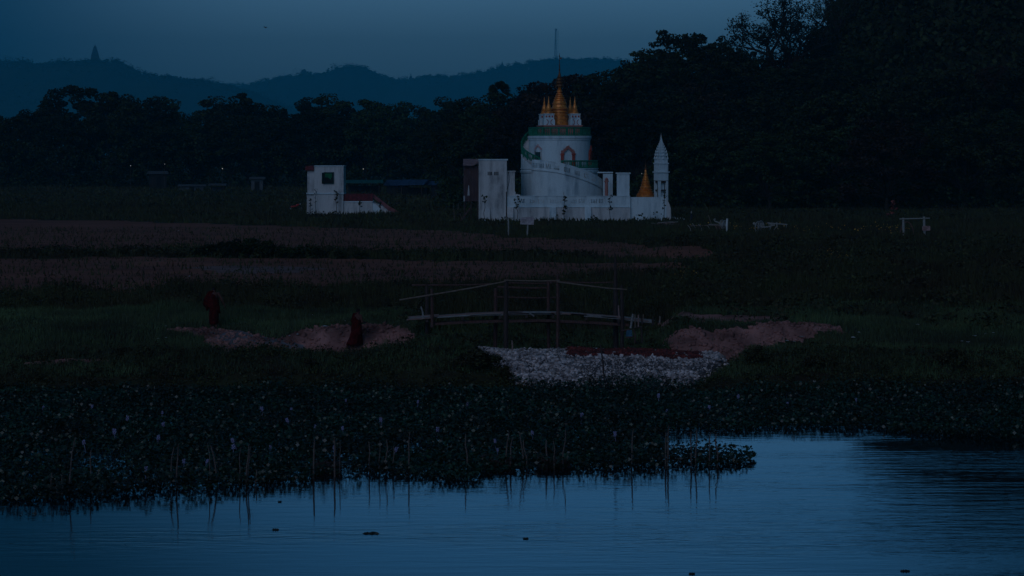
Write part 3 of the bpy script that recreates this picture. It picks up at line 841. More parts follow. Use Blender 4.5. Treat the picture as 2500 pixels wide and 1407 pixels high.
# niche arches on the upper drum
def niche(ang, scale, matc, matd, closed=True):
    e = MB(); M = lambda s, z, d: ((R2 + .02 + d) * math.cos(R(ang) + s / R2), -(R2 + .02 + d) * math.sin(R(ang) + s / R2), z)
    zb = zt1 + .1; w = .62 * scale; hh = 1.55 * scale
    def slab(mbx, poly, d0, d1):
        n = len(poly); vs = [M(s, z, d1) for s, z in poly] + [M(s, z, d0) for s, z in poly]
        fs = [tuple(range(n)), tuple(range(2 * n - 1, n - 1, -1))] + [((i + 1) % n, i, i + n, (i + 1) % n + n) for i in range(n)]
        mbx.add(vs, fs)
    par = MB(); slab(par, [(-w + .1, zb), (w - .1, zb), (w - .1, zb + hh * .95), (0, zb + hh * 1.12), (-w + .1, zb + hh * .95)], -.05, .02)
    par.build('niche_door', WHITE, pag)
    for sgn in (-1, 1):
        p = MB(); x0 = sgn * w
        slab(p, [(x0 - .16 * scale, zb), (x0 + .16 * scale, zb), (x0 + .14 * scale, zb + hh), (x0 - .14 * scale, zb + hh)], 0, .16)
        slab(p, [(x0 - .22 * scale, zb), (x0 + .22 * scale, zb), (x0 + .22 * scale, zb + .35 * scale), (x0 - .22 * scale, zb + .35 * scale)], 0, .22)
        slab(p, [(x0 - .2 * scale, zb + hh - .12), (x0 + .2 * scale, zb + hh - .12), (x0 + .2 * scale, zb + hh + .06), (x0 - .2 * scale, zb + hh + .06)], 0, .2)
        p.build('niche_column', matc, pag)
    ar = MB()
    cur = []
    for i in range(13):
        q = -1 + 2 * i / 12
        cur.append((q * (w + .12), zb + hh + .05 + (1 - abs(q)) ** 1.4 * .62 * scale))
    for i in range(12):
        (s0, z0), (s1, z1) = cur[i], cur[i + 1]
        slab(ar, [(s0, z0 - .09), (s1, z1 - .09), (s1, z1 + .11), (s0, z0 + .11)], 0, .17 + .02 * (i % 2))
        sm = (s0 + s1) / 2; zm = (z0 + z1) / 2 + .1
        slab(ar, [(sm - .1, zm), (sm + .1, zm), (sm + .02 * (1 if sm > 0 else -1), zm + (.26 if i % 2 else .18) * scale)], .02, .13)
    ar.build('niche_arch', matd, pag)
ANG_F = math.degrees(math.acos(ux(805, -3) / R2))
niche(ANG_F, 1.0, REDP, PINKP)
niche(8, 1.0, REDP, REDP)
ANG_L = math.degrees(math.acos(ux(592, -3) / R2))
w_ = MB(); Mx = on_cyl(R2 + .06)
w_.pierced([(R(ANG_L) * R2 - .42, zt1 + .55), (R(ANG_L) * R2 + .42, zt1 + .55), (R(ANG_L) * R2 + .42, vz(876)), (R(ANG_L) * R2 - .42, vz(876))], [], .1, Mx)
w_.build('doorway', SHUTTER, pag)
fr = MB()
for sg in (-1, 1):
    s_ = R(ANG_L) * R2 + sg * .47
    fr.pierced([(s_ - .05, zt1 + .5), (s_ + .05, zt1 + .5), (s_ + .05, vz(870)), (s_ - .05, vz(870))], [], .14, on_cyl(R2 + .1))
fr.build('door_frame', WHITE2, pag)
pd = MB()
for i in range(9):
    q = -1 + 2 * i / 8; s_ = R(ANG_L) * R2 + q * .5; z_ = vz(862) + (1 - abs(q)) * .42
    pd.pierced([(s_ - .09, z_), (s_ + .09, z_), (s_, z_ + .22)], [], .1, on_cyl(R2 + .1))
pd.build('door_pediment', mat('faded_pink', (.62, .40, .40), (.5, .3, .3), 5), pag)

# summit plinth, four corner shrines, gilded stupa
ROT = R(8.5)
mb = MB(); mb.box((0, 0, (vz(766) + vz(700)) / 2), (4.2, 4.2, vz(700) - vz(766)), ROT); mb.box((0, 0, vz(697)), (4.4, 4.4, .12), ROT)
mb.build('plinth', PINKP, pag)
def ministupa_prof(s):
    return [(.44 * s, 0), (.44 * s, .10 * s), (.36 * s, .14 * s), (.36 * s, .28 * s), (.30 * s, .32 * s), (.33 * s, .42 * s), (.26 * s, .50 * s), (.27 * s, .58 * s), (.24 * s, .78 * s), (.16 * s, .98 * s), (.11 * s, 1.08 * s), (.13 * s, 1.14 * s), (.09 * s, 1.2 * s), (.10 * s, 1.32 * s), (.07 * s, 1.45 * s), (.04 * s, 1.62 * s), (.012, 1.95 * s)]
for sx in (-1, 1):
    for sy in (-1, 1):
        c = Matrix.Rotation(ROT, 3, 'Z') @ Vector((sx * 1.45, sy * 1.45, 0))
        zb = vz(695)
        m = MB(); m.box((c.x, c.y, zb + .32), (1.20, 1.20, .64), ROT); m.box((c.x, c.y, zb + .93), (1.02, 1.02, .62), ROT); m.box((c.x, c.y, zb + 1.25), (1.12, 1.12, .09), ROT)
        base = m.build('corner_shrine', WHITE, pag)
        dn = MB()
        fy = Matrix.Rotation(ROT, 3, 'Z') @ Vector((0, -1, 0)); fx = Matrix.Rotation(ROT, 3, 'Z') @ Vector((1, 0, 0))
        for k in (-1, 0, 1):
            o_ = Vector((c.x, c.y, zb + .98)) + fy * .52 + fx * .33 * k
            dn.box(tuple(o_), (.17, .05, .20), ROT)
        for sg in (-1, 1):
            ring = []
            for q in range(9):
                a = -math.pi * .42 + math.pi * .84 * q / 8
                o_ = Vector((c.x, c.y, zb + .36)) + fy * .615 + fx * (sg * (.40 - .26 * math.cos(a))) + Vector((0, 0, .30 * math.sin(a)))
                ring.append(tuple(o_))
            dn.tube(ring, .035, 5)
        dn.build('shrine_ornament', REDP, base)
        g = MB(); g.lathe(ministupa_prof(.98), 16, (c.x, c.y, zb + 1.29)); g.build('corner_spire', GOLD, pag, True)
k_ = 1 / 62.6
prof = [(66, 692), (66, 674), (59, 672), (59, 656), (63, 654), (63, 644), (55, 642), (55, 630), (59, 628), (59, 620), (51, 618), (51, 606), (58, 602), (58, 594), (48, 592), (48, 589), (61, 583), (61, 577), (53, 572), (50, 564), (47, 552), (51, 548), (51, 541), (44, 538), (43, 528), (38, 524), (42, 519), (41, 514), (32, 511), (36, 505), (35, 501), (26, 498), (30, 492), (29, 488), (20, 485), (24, 479), (23, 475), (14, 472), (20, 464), (19, 456), (12, 452), (15, 445), (10, 440), (13, 432), (8, 424)]
mb = MB(); mb.lathe([(r * k_, vz(v)) for r, v in prof], 40); mb.build('stupa', GOLD, pag, True)
mb = MB(); mb.lathe([(9 * k_, vz(426)), (30 * k_, vz(424)), (28 * k_, vz(415)), (22 * k_, vz(410)), (27 * k_, vz(404)), (26 * k_, vz(392)), (19 * k_, vz(388)), (22 * k_, vz(382)), (18 * k_, vz(370)), (12 * k_, vz(366)), (15 * k_, vz(360)), (10 * k_, vz(350)), (7 * k_, vz(340))], 14)
um = mb.build('umbrella_finial', GOLDD, pag)
tb = MB()
for i in range(14):
    a = 6.283 * i / 14
    tb.box((29 * k_ * math.cos(a), 29 * k_ * math.sin(a), vz(430)), (.05, .05, .18), a)
tb.build('finial_bells', GOLDD, um)
mb = MB(); mb.lathe([(7 * k_, vz(342)), (4 * k_, vz(320)), (5.5 * k_, vz(312)), (3 * k_, vz(300)), (4 * k_, vz(285)), (2.2 * k_, vz(270)), (2 * k_, vz(225)), (4 * k_, vz(218)), (1.5 * k_, vz(210)), (.6 * k_, vz(196))], 8)
mb.box((.12, 0, vz(232)), (.26, .03, .16)); mb.build('spire_vane', GOLDD, pag)

# ------------------------------------------------------------------ compound wall before the pagoda
WYl = -7.2
cw = empty('compound_wall', (TX0, TY, TZ0), 'long white pierced wall with buttresses in front of the round pagoda', 'wall')
fm = lambda s, z, d: (s, WYl + d, z)
top, bot, led = vz(1182, WYl), -.7, vz(1252, WYl)
xs0, xs1 = ux(388, WYl), ux(1234, WYl)
mots = [(487, 'M'), (567, 'A'), (620, 'M'), (702, 'A'), (748, 'A'), (845, 'A'), (900, 'M'), (985, 'A'), (1040, 'M')]
pm_ = MB(); pos = xs0
for u, k in mots:
    x = ux(u, WYl); a, b2_ = x - .37, x + .37
    a = max(a, pos + .001)
    pm_.pierced([(pos, led), (a, led), (a, top), (pos, top)], [], .25, fm)
    pm_.pierced([(a, led), (b2_, led), (b2_, top), (a, top)], motif(k, x, vz(1228, WYl), .62, vz(1198, WYl) - vz(1228, WYl)), .25, fm)
    pos = b2_
pm_.pierced([(pos, led), (xs1, led), (xs1, top), (pos, top)], [], .25, fm)
pm_.build('pierced_parapet', WHITE, cw)
lw = MB(); lw.b2(xs0, xs1, WYl - .10, WYl + .5, bot, led - .06); lw.build('base_wall', WHITE2, cw)
cp = MB(); cp.b2(xs0 + .02, xs1, WYl - .16, WYl + .4, led - .075, led - .002); cp.build('ledge', WHITE, cw)
cp = MB(); cp.b2(xs0 + .02, xs1, WYl - .05, WYl + .3, top - .002, top + .07); cp.build('coping', WHITE, cw)
for u0, u1 in ((232, 272), (388, 432), (680, 726), (920, 966)):
    m = MB(); xa, xb = ux(u0, WYl - .4), ux(u1, WYl - .4); za, zm, zc = -.6, vz(1300, WYl), vz(1256, WYl)
    for (zl, zh, y0, y1) in ((za, zm, -.75, -.52), (zm + .003, zc, -.45, -.30)):
        vs = [(xa, WYl + y0, zl), (xb, WYl + y0, zl), (xb, WYl - .05, zl), (xa, WYl - .05, zl), (xa + .03, WYl + y1, zh), (xb - .03, WYl + y1, zh), (xb - .03, WYl - .05, zh), (xa + .03, WYl - .05, zh)]
        m.add(vs, [(3, 2, 1, 0), (4, 5, 6, 7), (0, 1, 5, 4), (1, 2, 6, 5), (2, 3, 7, 6), (3, 0, 4, 7)])
    m.build('buttress', WHITE2 if u0 < 400 else WHITE, cw)
rw = MB(); xr0, xr1 = xs1 + .004, ux(1482, WYl + .5)
rw.b2(xr0, xr1, WYl + .30, WYl + .62, bot, vz(1186, WYl + .5)); rw.build('end_wall', WHITE, cw)
rb = MB(); rb.prism([(xr1 + .004, bot), (xr1 + .55, bot), (xr1 + .45, vz(1262, WYl)), (xr1 + .28, vz(1228, WYl)), (xr1 + .1, vz(1208, WYl)), (xr1 + .004, vz(1200, WYl))], WYl + .32, WYl + .95); rb.build('broken_wall_end', WHITE2, cw)
# ledge steps on the left of the parapet
st = MB(); st.b2(ux(386, WYl), ux(446, WYl), WYl + .26, WYl + 1.4, bot, vz(1150, WYl)); st.b2(ux(447, WYl), ux(478, WYl), WYl + .26, WYl + 1.2, bot, vz(1166, WYl)); st.build('stepped_end', WHITE2, cw)

# left tower block with its tin lean-to
lb = empty('tower_house', (TX0, TY, TZ0), 'plain white two-storey block with two small barred windows left of the pagoda', 'building')
yA = -7.4
m = MB(); m.b2(ux(193, yA), ux(386, yA), yA, yA + 4.2, -.7, vz(934, yA)); m.build('wall', WHITE2, lb)
m = MB(); m.b2(ux(190, yA), ux(394, yA), yA - .08, yA + 4.3, vz(934, yA) + .003, vz(925, yA)); m.build('roof_slab', WHITE, lb)
m = MB(); m.b2(ux(387, yA), ux(441, yA), yA + .5, yA + 3.4, -.7, vz(1014, yA)); m.build('side_wall', WHITE2, lb)
m = MB(); m.b2(ux(387, yA), ux(447, yA), yA + .42, yA + 3.5, vz(1014, yA) + .003, vz(1006, yA)); m.build('side_slab', WHITE2, lb)
for u0, u1 in ((255, 284), (299, 329)):
    m = MB(); m.b2(ux(u0, yA), ux(u1, yA), yA - .012, yA + .2, vz(1036, yA), vz(1012, yA)); wn = m.build('window', DARKVOID, lb)
    m = MB()
    for k in range(1, 4):
        xx = ux(u0 + (u1 - u0) * k / 4, yA); m.b2(xx - .022, xx + .022, yA - .05, yA - .014, vz(1036, yA), vz(1012, yA))
    m.build('window_bars', WHITE2, wn)
m = MB()   # crack running down the joint
crk = [(396, 1015), (402, 1040), (403, 1075), (396, 1110), (388, 1135)]
m.tube([(ux(u, yA), yA + .5, vz(v, yA)) for u, v in crk], .035, 4); m.build('crack', DARKVOID, lb)
m = MB(); m.tube([(ux(383, yA), yA - .02, vz(v, yA)) for v in (1150, 1180, 1215, 1270, 1330)], .05, 4); m.build('drain_pipe', DARKVOID, lb)
lt = empty('tin_lean_to', (TX0, TY, TZ0), 'brown rusty corrugated lean-to with pink tin roof on the white block', 'shed')
nw = 18; xa, xb = ux(88, yA), ux(192, yA)
wv = MB()
for i in range(nw):
    x0 = xa + (xb - xa) * i / nw; x1 = xa + (xb - xa) * (i + 1) / nw; xm = (x0 + x1) / 2
    y_ = yA + .8
    wv.add([(x0, y_, vz(1216, yA)), (xm, y_ - .06, vz(1216, yA)), (x1, y_, vz(1216, yA)), (x0, y_, vz(972, yA)), (xm, y_ - .06, vz(972, yA)), (x1, y_, vz(972, yA))], [(0, 1, 4, 3), (1, 2, 5, 4)])
wv.b2(xa, xb, yA + .82, yA + 3, vz(1216, yA), vz(972, yA)); wv.build('corrugated_wall', RUST, lt)
rf = MB()
rf.add([(xa - .05, yA + .3, vz(966, yA)), (xb - .6, yA + .3, vz(966, yA)), (xb, yA + .3, vz(945, yA)), (xb, yA + 2.2, vz(924, yA)), (xa - .05, yA + 2.2, vz(924, yA)),
        (xa - .05, yA + .34, vz(972, yA)), (xb - .6, yA + .34, vz(972, yA)), (xb, yA + .34, vz(952, yA)), (xb, yA + 2.3, vz(928, yA)), (xa - .05, yA + 2.3, vz(928, yA))],
       [(0, 1, 2, 3, 4), (9, 8, 7, 6, 5), (0, 5, 6, 1), (1, 6, 7, 2), (3, 8, 9, 4), (4, 9, 5, 0), (2, 7, 8, 3)])
rf.build('roof', RUSTP, lt)
m = MB(); m.b2(ux(88, yA), ux(98, yA), yA + .70, yA + .735, vz(1216, yA), vz(1178, yA)); m.prism([(ux(115, yA), vz(1176, yA)), (ux(130, yA), vz(1176, yA)), (ux(127, yA), vz(1110, yA)), (ux(121, yA), vz(1102, yA))], yA + .70, yA + .735); m.build('tin_patch', TIN, lt)
for u in (95, 140, 185):
    m = MB(); m.box((ux(u, yA), yA + .9, (vz(1216, yA) - .7) / 2), (.16, .16, vz(1216, yA) + .7)); m.build('stilt', WOODD, lt)
m = MB(); m.tube([(ux(70, yA), yA - .6, .05), (ux(135, yA), yA + .4, vz(1262, yA))], .09, 5); m.build('prop_beam', WOODR, lt)

# pillars right of the spiral stair
def pillar(u0, u1, v0, y, name, label, matp, cap=True, dep=1.2):
    e = empty(name, (TX0 + (ux(u0, y) + ux(u1, y)) / 2, TY + y, TZ0), label, 'pillar')
    hw_ = (ux(u1, y) - ux(u0, y)) / 2
    m = MB(); m.b2(-hw_, hw_, 0, dep, -.6, vz(v0 + 6, y)); m.build('shaft', matp, e)
    if cap:
        m = MB(); m.b2(-hw_ - .12, hw_ + .12, -.1, dep + .1, vz(v0 + 6, y) + .003, vz(v0 - 2, y)); m.build('cap', matp, e)
    return e
pa = pillar(1048, 1114, 1020, -3.0, 'gate_pillar', 'white square pillar just behind the pink post by the spiral stair', WHITE, False)
m = MB(); m.b2(-(ux(1114, -3) - ux(1014, -3)) / 2 - .35, .55, -.04, .9, vz(1021, -3), vz(1013, -3)); m.build('lintel', WHITE, pa)
pillar(1144, 1229, 1020, -6.6, 'gate_pillar', 'tall white square pillar with flat cap right of the pagoda', WHITE, True)
pk = empty('newel_post', (TX0 + ux(1071, -4.5), TY - 4.5, TZ0), 'slim pink post with rounded top at the stair foot', 'post')
m = MB(); m.lathe([(.18, -.5), (.18, vz(1085, -4.5)), (.24, vz(1082, -4.5)), (.24, vz(1074, -4.5)), (.16, vz(1070, -4.5)), (.2, vz(1064, -4.5)), (.12, vz(1056, -4.5)), (.02, vz(1052, -4.5))], 12); m.build('shaft', PINKP, pk, True)

# small golden stupa and the white latticed spire
gs = empty('small_stupa', (TX0 + ux(1340, 2), TY + 2, TZ0), 'small golden stupa beside the white spire shrine', 'stupa')
pr = [(66, 1178), (66, 1170), (58, 1168), (60, 1160), (50, 1157), (52, 1148), (43, 1145), (46, 1134), (37, 1131), (41, 1120), (40, 1114), (32, 1111), (33, 1098), (26, 1095), (29, 1085), (28, 1080), (21, 1077), (24, 1066), (23, 1062), (17, 1059), (19, 1048), (18, 1044), (12, 1041), (14, 1030), (13, 1026), (8, 1022), (9, 1008), (6, 998)]
m = MB(); m.lathe([(66 * k_, -.6)] + [(r * k_, vz(v, 2)) for r, v in pr], 32); m.build('bell', GOLD, gs, True)
m = MB(); m.lathe([(7 * k_, vz(998, 2)), (12 * k_, vz(994, 2)), (6 * k_, vz(982, 2)), (7 * k_, vz(978, 2)), (2 * k_, vz(965, 2)), (.6 * k_, vz(945, 2))], 10); m.build('finial', GOLDD, gs)
ws = empty('spire_shrine', (TX0 + ux(1446, 0), TY, TZ0), 'white tiered pyramidal spire on columns at the right end', 'shrine')
WR = R(24)
def wl(v): return vz(v, 0)
def sq(m, hw_, v0, v1, tp=1.0): m.box((0, 0, (wl(v0) + wl(v1)) / 2), (2 * hw_ * k_, 2 * hw_ * k_, abs(wl(v1) - wl(v0)) + .004), WR, tp)
m = MB(); sq(m, 37, 1072, 1018); m.build('lower_block', WHITE, ws)
m = MB(); sq(m, 43, 1018, 1010); m.build('lower_cornice', WHITE, ws)
m = MB(); sq(m, 36, 1010, 958); m.build('middle_block', WHITE, ws)
m = MB(); sq(m, 40, 958, 950); m.build('middle_cornice', WHITE, ws)
m = MB(); sq(m, 34, 950, 926); m.build('upper_block', WHITE, ws)
tiers = [(926, 36, 0), (903, 33, 0), (881, 29.5, 0), (861, 23.5, 0), (843, 18, 0), (827, 13.5, 0), (813, 9.5, 0), (801, 6.5, 0), (789, 4.2, 0)]
for i, (v, a, b_) in enumerate(tiers):
    v1 = tiers[i + 1][0] if i + 1 < len(tiers) else 774
    m = MB(); sq(m, a, v, v - (v - v1) * .28); sq(m, a * .68, v - (v - v1) * .28, v1, .95)
    for q in range(4):
        d = Matrix.Rotation(WR + q * math.pi / 2, 3, 'Z') @ Vector((a * k_ * .9, a * k_ * .9, 0))
        m.box((d.x, d.y, wl(v - (v - v1) * .55)), (a * k_ * .28, a * k_ * .28, (wl(v1) - wl(v)) * .8), WR, .3)
        d = Matrix.Rotation(WR + q * math.pi / 2, 3, 'Z') @ Vector((a * k_ * .98, 0, 0))
        m.box((d.x, d.y, wl(v - (v - v1) * .5)), (a * k_ * .4, a * k_ * .4, (wl(v1) - wl(v)) * .7), WR, .4)
    m.build('tier', WHITE, ws)
m = MB(); m.lathe([(4 * k_, wl(776)), (3 * k_, wl(768)), (1.2 * k_, wl(760)), (.5 * k_, wl(745))], 8); m.build('finial', WHITE2, ws)
for q in range(4):
    d = Matrix.Rotation(WR + q * math.pi / 2, 3, 'Z') @ Vector((28 * k_, 28 * k_, 0))
    m = MB(); m.box((d.x, d.y, (wl(1076) - .6) / 2), (.26, .26, wl(1076) + .6), WR); m.build('column', WHITE, ws)
d = Matrix.Rotation(WR, 3, 'Z')
m = MB(); m.box((0, 0, (wl(1076) - .6) / 2), (.5, .5, wl(1076) + .6), WR); m.build('core', WHITE, ws)
for v in (1074, 1132):
    for q in range(4):
        dd = Matrix.Rotation(WR + q * math.pi / 2, 3, 'Z') @ Vector((28 * k_, 0, 0))
        m = MB(); m.box((dd.x, dd.y, wl(v) - .1), (.20, 62 * k_, .26 if v == 1074 else .14), WR + q * math.pi / 2); m.build('tie_beam', WOODD, ws)
rub = MB()
for i in range(26):
    rub.box((ux(1490 + random.uniform(0, 110), -6), -6 + random.uniform(-.7, .7), .02 + random.uniform(0, .25) * max(0, 1 - i / 40)), (random.uniform(.2, .55), random.uniform(.2, .5), random.uniform(.12, .4)), random.uniform(0, 3), .8, random.uniform(-.4, .4))
e = rub.build('rubble_heap', WHITE2, None, False, None, (TX0, TY, TZ0)); tag(e, 'heap of broken white masonry at the wall end below the spire', 'rubble')

# ------------------------------------------------------------------ white building further left
BY = 284.0
BX0, BZ0 = PX(800, BY), PZ(520, BY)
def bx_(u, y=0.): return PX(700 + u / 5.952, BY + y) - BX0
def bz_(v, y=0.): return PZ(380 + v / 5.952, BY + y) - BZ0
bl = empty('whitewashed_house', (BX0, BY, BZ0), 'small white cube-shaped house with one open shuttered window at far left', 'building')
m = MB(); m.b2(bx_(397), bx_(822), 0, 3.6, -.6, bz_(562)); m.build('lower_wall', WHITE2, bl)
m = MB(); m.b2(bx_(290), bx_(396), .12, 3.4, -.6, bz_(562)); m.b2(bx_(297), bx_(396), .12, 3.4, bz_(562) + .002, bz_(216)); m.build('side_wall', WHITE2, bl)
m = MB(); m.b2(bx_(397), bx_(826), -.03, 3.6, bz_(540) + .002, bz_(160)); m.build('upper_wall', WHITE2, bl)
m = MB(); m.b2(bx_(286), bx_(833), -.10, 3.7, bz_(562) + .003, bz_(540)); m.build('string_course', WHITE, bl)
m = MB(); m.b2(bx_(392), bx_(833), -.1, 3.7, bz_(160) + .003, bz_(147)); m.build('roof_slab', WHITE, bl)
m = MB(); m.prism([(bx_(268), bz_(216)), (bx_(394), bz_(216)), (bx_(394), bz_(148)), (bx_(278), bz_(152))], -.25, 3.0); m.build('porch_roof', MAROON, bl)
m = MB(); m.b2(bx_(540), bx_(684), -.05, .2, bz_(412), bz_(246)); wn = m.build('window', DARKVOID, bl)
m = MB()
m.b2(bx_(536), bx_(548), -.12, -.03, bz_(416), bz_(242)); m.b2(bx_(676), bx_(688), -.12, -.03, bz_(416), bz_(242)); m.b2(bx_(548), bx_(676), -.12, -.03, bz_(252), bz_(242)); m.b2(bx_(548), bx_(676), -.12, -.03, bz_(416), bz_(405))
m.build('window_frame', SHUTTER, wn)
m = MB(); m.b2(bx_(556), bx_(660), -.068, -.052, bz_(320), bz_(262)); m.prism([(bx_(580), bz_(300)), (bx_(655), bz_(262)), (bx_(640), bz_(350))], -.085, -.07); m.build('curtain', mat('green_curtain', (.01, .16, .06), (.01, .08, .04), 4), wn)
m = MB(); m.box((bx_(528), -.35, bz_(330)), (.05, .62, bz_(250) - bz_(412)), R(-14)); m.build('shutter', SHUTTER, wn)
m = MB(); m.b2(bx_(823), bx_(1244), .25, 3.2, -.6, bz_(680)); m.build('terrace_wall', WHITE2, bl)
m = MB(); m.b2(bx_(823), bx_(1250), .18, 3.3, bz_(680) + .003, bz_(664)); m.build('terrace_slab', WHITE, bl)
# railing: posts and bars
m = MB(); m.b2(bx_(823), bx_(1248), .3, .42, bz_(572), bz_(558)); m.b2(bx_(823), bx_(1248), .3, .42, bz_(664) + .003, bz_(652)); m.build('handrail', MAROON, bl)
m = MB(); m.b2(bx_(825), bx_(1246), .33, .39, bz_(650), bz_(574)); m.build('railing_sheet', MAROON, bl)
for k in range(8):
    xx = bx_(828 + k * 59); m = MB(); m.b2(xx - .06, xx + .06, .26, .46, bz_(664) + .004, bz_(552)); m.build('railing_post', MAROON, bl)
stp = MB()
ns = 12
for i in range(ns):
    x0 = bx_(1246 + i * 30); x1 = bx_(1246 + (i + 1) * 30); z1 = bz_(680) * (1 - (i + .3) / ns)
    stp.b2(x0, x1 + .001, .9, 3.0, -.6, max(z1, .02))
stp.build('stair', WHITE2, bl)
m = MB(); m.prism([(bx_(1246), bz_(790)), (bx_(1246), bz_(690)), (bx_(1300), bz_(715)), (bx_(1400), bz_(818)), (bx_(1400), -.3), (bx_(1246), -.3)], .3, .42); m.build('stair_side', WHITE, bl)
m = MB(); m.prism([(bx_(1248), bz_(560)), (bx_(1258), bz_(560)), (bx_(1480), bz_(735)), (bx_(1640), bz_(828)), (bx_(1610), bz_(850)), (bx_(1470), bz_(800)), (bx_(1380), bz_(720)), (bx_(1248), bz_(612))], .6, .74); m.build('stair_rail', mat('faded_maroon', (.26, .10, .10), (.14, .04, .045), 2, rough=.8), bl)

# ------------------------------------------------------------------ footbridge
def bp_(u, v, Y): return (PX(950 + u / 3.571, Y), Y, PZ(620 + v / 3.571, Y))
YF, YB = 100.0, 101.5
br = empty('footbridge', (PX(1300, 100.7), 100.7, 0.4), 'low arched plank footbridge with pole handrails over the ditch', 'bridge')
bo = br.location.copy()
def L_(p): return tuple(Vector(p) - bo)
for (u, vt, vb, Y, w, mm) in ((375, 305, 640, YF, .12, WOODR), (1020, 238, 900, YF, .17, WOODD), (1465, 185, 900, YF, .13, WOODR), (2030, 278, 900, YF, .14, WOODD),
                              (330, 262, 700, YB, .14, WOODD), (922, 300, 880, YB, .15, WOODR), (1392, 238, 880, YB, .13, WOODR)):
    m = MB(); a, b_ = L_(bp_(u, vb, Y)), L_(bp_(u + random.uniform(-6, 6), vt, Y))
    mid_ = tuple((Vector(a) + Vector(b_)) / 2 + Vector((random.uniform(-.03, .03), 0, 0)))
    m.tube([a, mid_, b_], [w * .62, w * .58, w * .52], 6); m.build('post', mm, br)
m = MB(); m.tube([L_(bp_(1978, 880, YB)), L_(bp_(1975, 420, YB)), L_(bp_(1972, 100, YB)), L_(bp_(1972, 5, YB))], [.12, .11, .06, .04], 6); m.build('tall_post', WOODD, br)
for (u0, v0, u1, v1, Y, r_) in ((90, 403, 1015, 240, YF - .1, .034), (1000, 230, 1487, 231, YF - .1, .03), (1460, 243, 2072, 312, YF - .1, .032), (198, 273, 905, 262, YB, .038), (1038, 252, 1420, 253, YB, .035), (1395, 243, 1962, 248, YB, .035), (945, 288, 1382, 295, YB, .05), (935, 376, 1455, 380, YB, .035)):
    m = MB(); a, b_ = Vector(L_(bp_(u0, v0, Y))), Vector(L_(bp_(u1, v1, Y)))
    m.tube([a, a.lerp(b_, .35) + Vector((0, 0, -.02)), a.lerp(b_, .7) + Vector((0, 0, -.03)), b_], [r_, r_ * .95, r_ * .9, r_ * .8], 6); m.build('handrail', BAMBOO if Y < YB else WOODR, br)
dk_u = [150, 400, 700, 1000, 1250, 1450, 1700, 2000, 2310]; dk_v = [572, 552, 532, 523, 518, 519, 537, 560, 596]
def dv(u): return float(np.interp(u, dk_u, dk_v))
runs = [(150, 420), (395, 1000), (690, 1240), (985, 1260), (1040, 1480), (1190, 1500), (1450, 1760), (1560, 1960), (1730, 2060), (1890, 2300), (2040, 2320)]
for lane in range(4):
    Y = YF + .25 + lane * .33
    for i, (a, b_) in enumerate(runs):
        if (i + lane) % 2 and lane not in (0, 3): continue
        jj = random.uniform(-40, 40); a2, b2_ = max(140, a + jj), min(2325, b_ + jj)
        m = MB()
        dz = random.uniform(0, .05)
        us = np.linspace(a2, b2_, 4)
        vs, fs = [], []
        for q, u in enumerate(us):
            x, _, z = L_(bp_(u, dv(u), YF)); z += dz - .02
            for yy, zz in ((Y - .16, z), (Y + .15, z), (Y + .15, z - .045), (Y - .16, z - .045)): vs.append((x, yy - bo.y, zz))
        for q in range(3):
            o_ = q * 4
            for k in range(4): fs.append((o_ + k, o_ + (k + 1) % 4, o_ + 4 + (k + 1) % 4, o_ + 4 + k))
        fs += [(3, 2, 1, 0), (12, 13, 14, 15)]
        m.add(vs, fs); m.build('plank', PLANK if (i + lane * 2) % 3 else PLANKP, br)
for (u0, u1, v0, v1, Y) in ((400, 1010, 612, 585, YF + .1), (1000, 1470, 590, 583, YF + .12), (1430, 2090, 585, 621, YF + .1), (380, 1000, 605, 582, YB - .1), (1000, 2060, 583, 618, YB - .1)):
    m = MB(); a, b_ = Vector(L_(bp_(u0, v0, Y))), Vector(L_(bp_(u1, v1, Y))); m.tube([a, (a + b_) / 2 + Vector((0, 0, .02)), b_], .075, 4); m.build('stringer', WOODR if Y < 100.5 else WOODD, br)
for u in (330, 640, 970, 1200, 1430, 1720, 2000):
    x, _, z = L_(bp_(u, dv(u), YF)); m = MB(); m.box((x, .05, z - .13), (.11, 1.75, .11)); m.build('cross_beam', WOODD, br)
m = MB(); m.box(L_(bp_(1240, 528, YF - .05)), (.26, .12, .05), .3, 1, R(35)); m.build('loose_board', PLANK, br)
m = MB(); m.tube([L_(bp_(298, 560, YF - .2)), L_(bp_(292, 505, YF - .2)), L_(bp_(277, 460, YF - .2))], .035, 5); m.build('stub_stick', PLANK, br)

# pile of sticks and frame at the bridge's right end
fp = empty('stick_frame', tuple(G(1555, 835, 98)), 'rickety frame of sticks and boards under the bridge right end', 'frame')
fo = fp.location.copy()
def fl_(u, v, Y=99.4): return tuple(Vector(bp_(950 * 0 + (u / 10.05 * 3.571 + (1480 - 950) * 3.571), v / 10.05 * 3.571 + (740 - 620) * 3.571, Y)) - fo)
for i, (u0, v0, u1, v1, r_, mm) in enumerate([(655, 270, 600, 620, .05, PLANK), (705, 280, 710, 600, .025, BAMBOO), (790, 290, 790, 590, .035, PLANKP), (860, 370, 890, 520, .045, WOODD), (910, 280, 905, 430, .02, BAMBOO), (370, 690, 600, 640, .03, WOODR), (480, 860, 690, 815, .035, WOODR), (660, 640, 720, 790, .03, WOODR), (680, 610, 880, 580, .03, WOODD), (720, 790, 700, 980, .035, WOODR), (860, 590, 880, 980, .04, WOODD), (360, 680, 380, 1000, .04, WOODD), (300, 60, 315, 340, .035, PLANKP), (1140, 400, 1150, 560, .05, WOODD), (1320, 330, 1310, 520, .04, BAMBOO)]):
    m = MB(); m.tube([fl_(u0, v0), fl_(u1, v1)], r_, 5); m.build('stick', mm, fp)
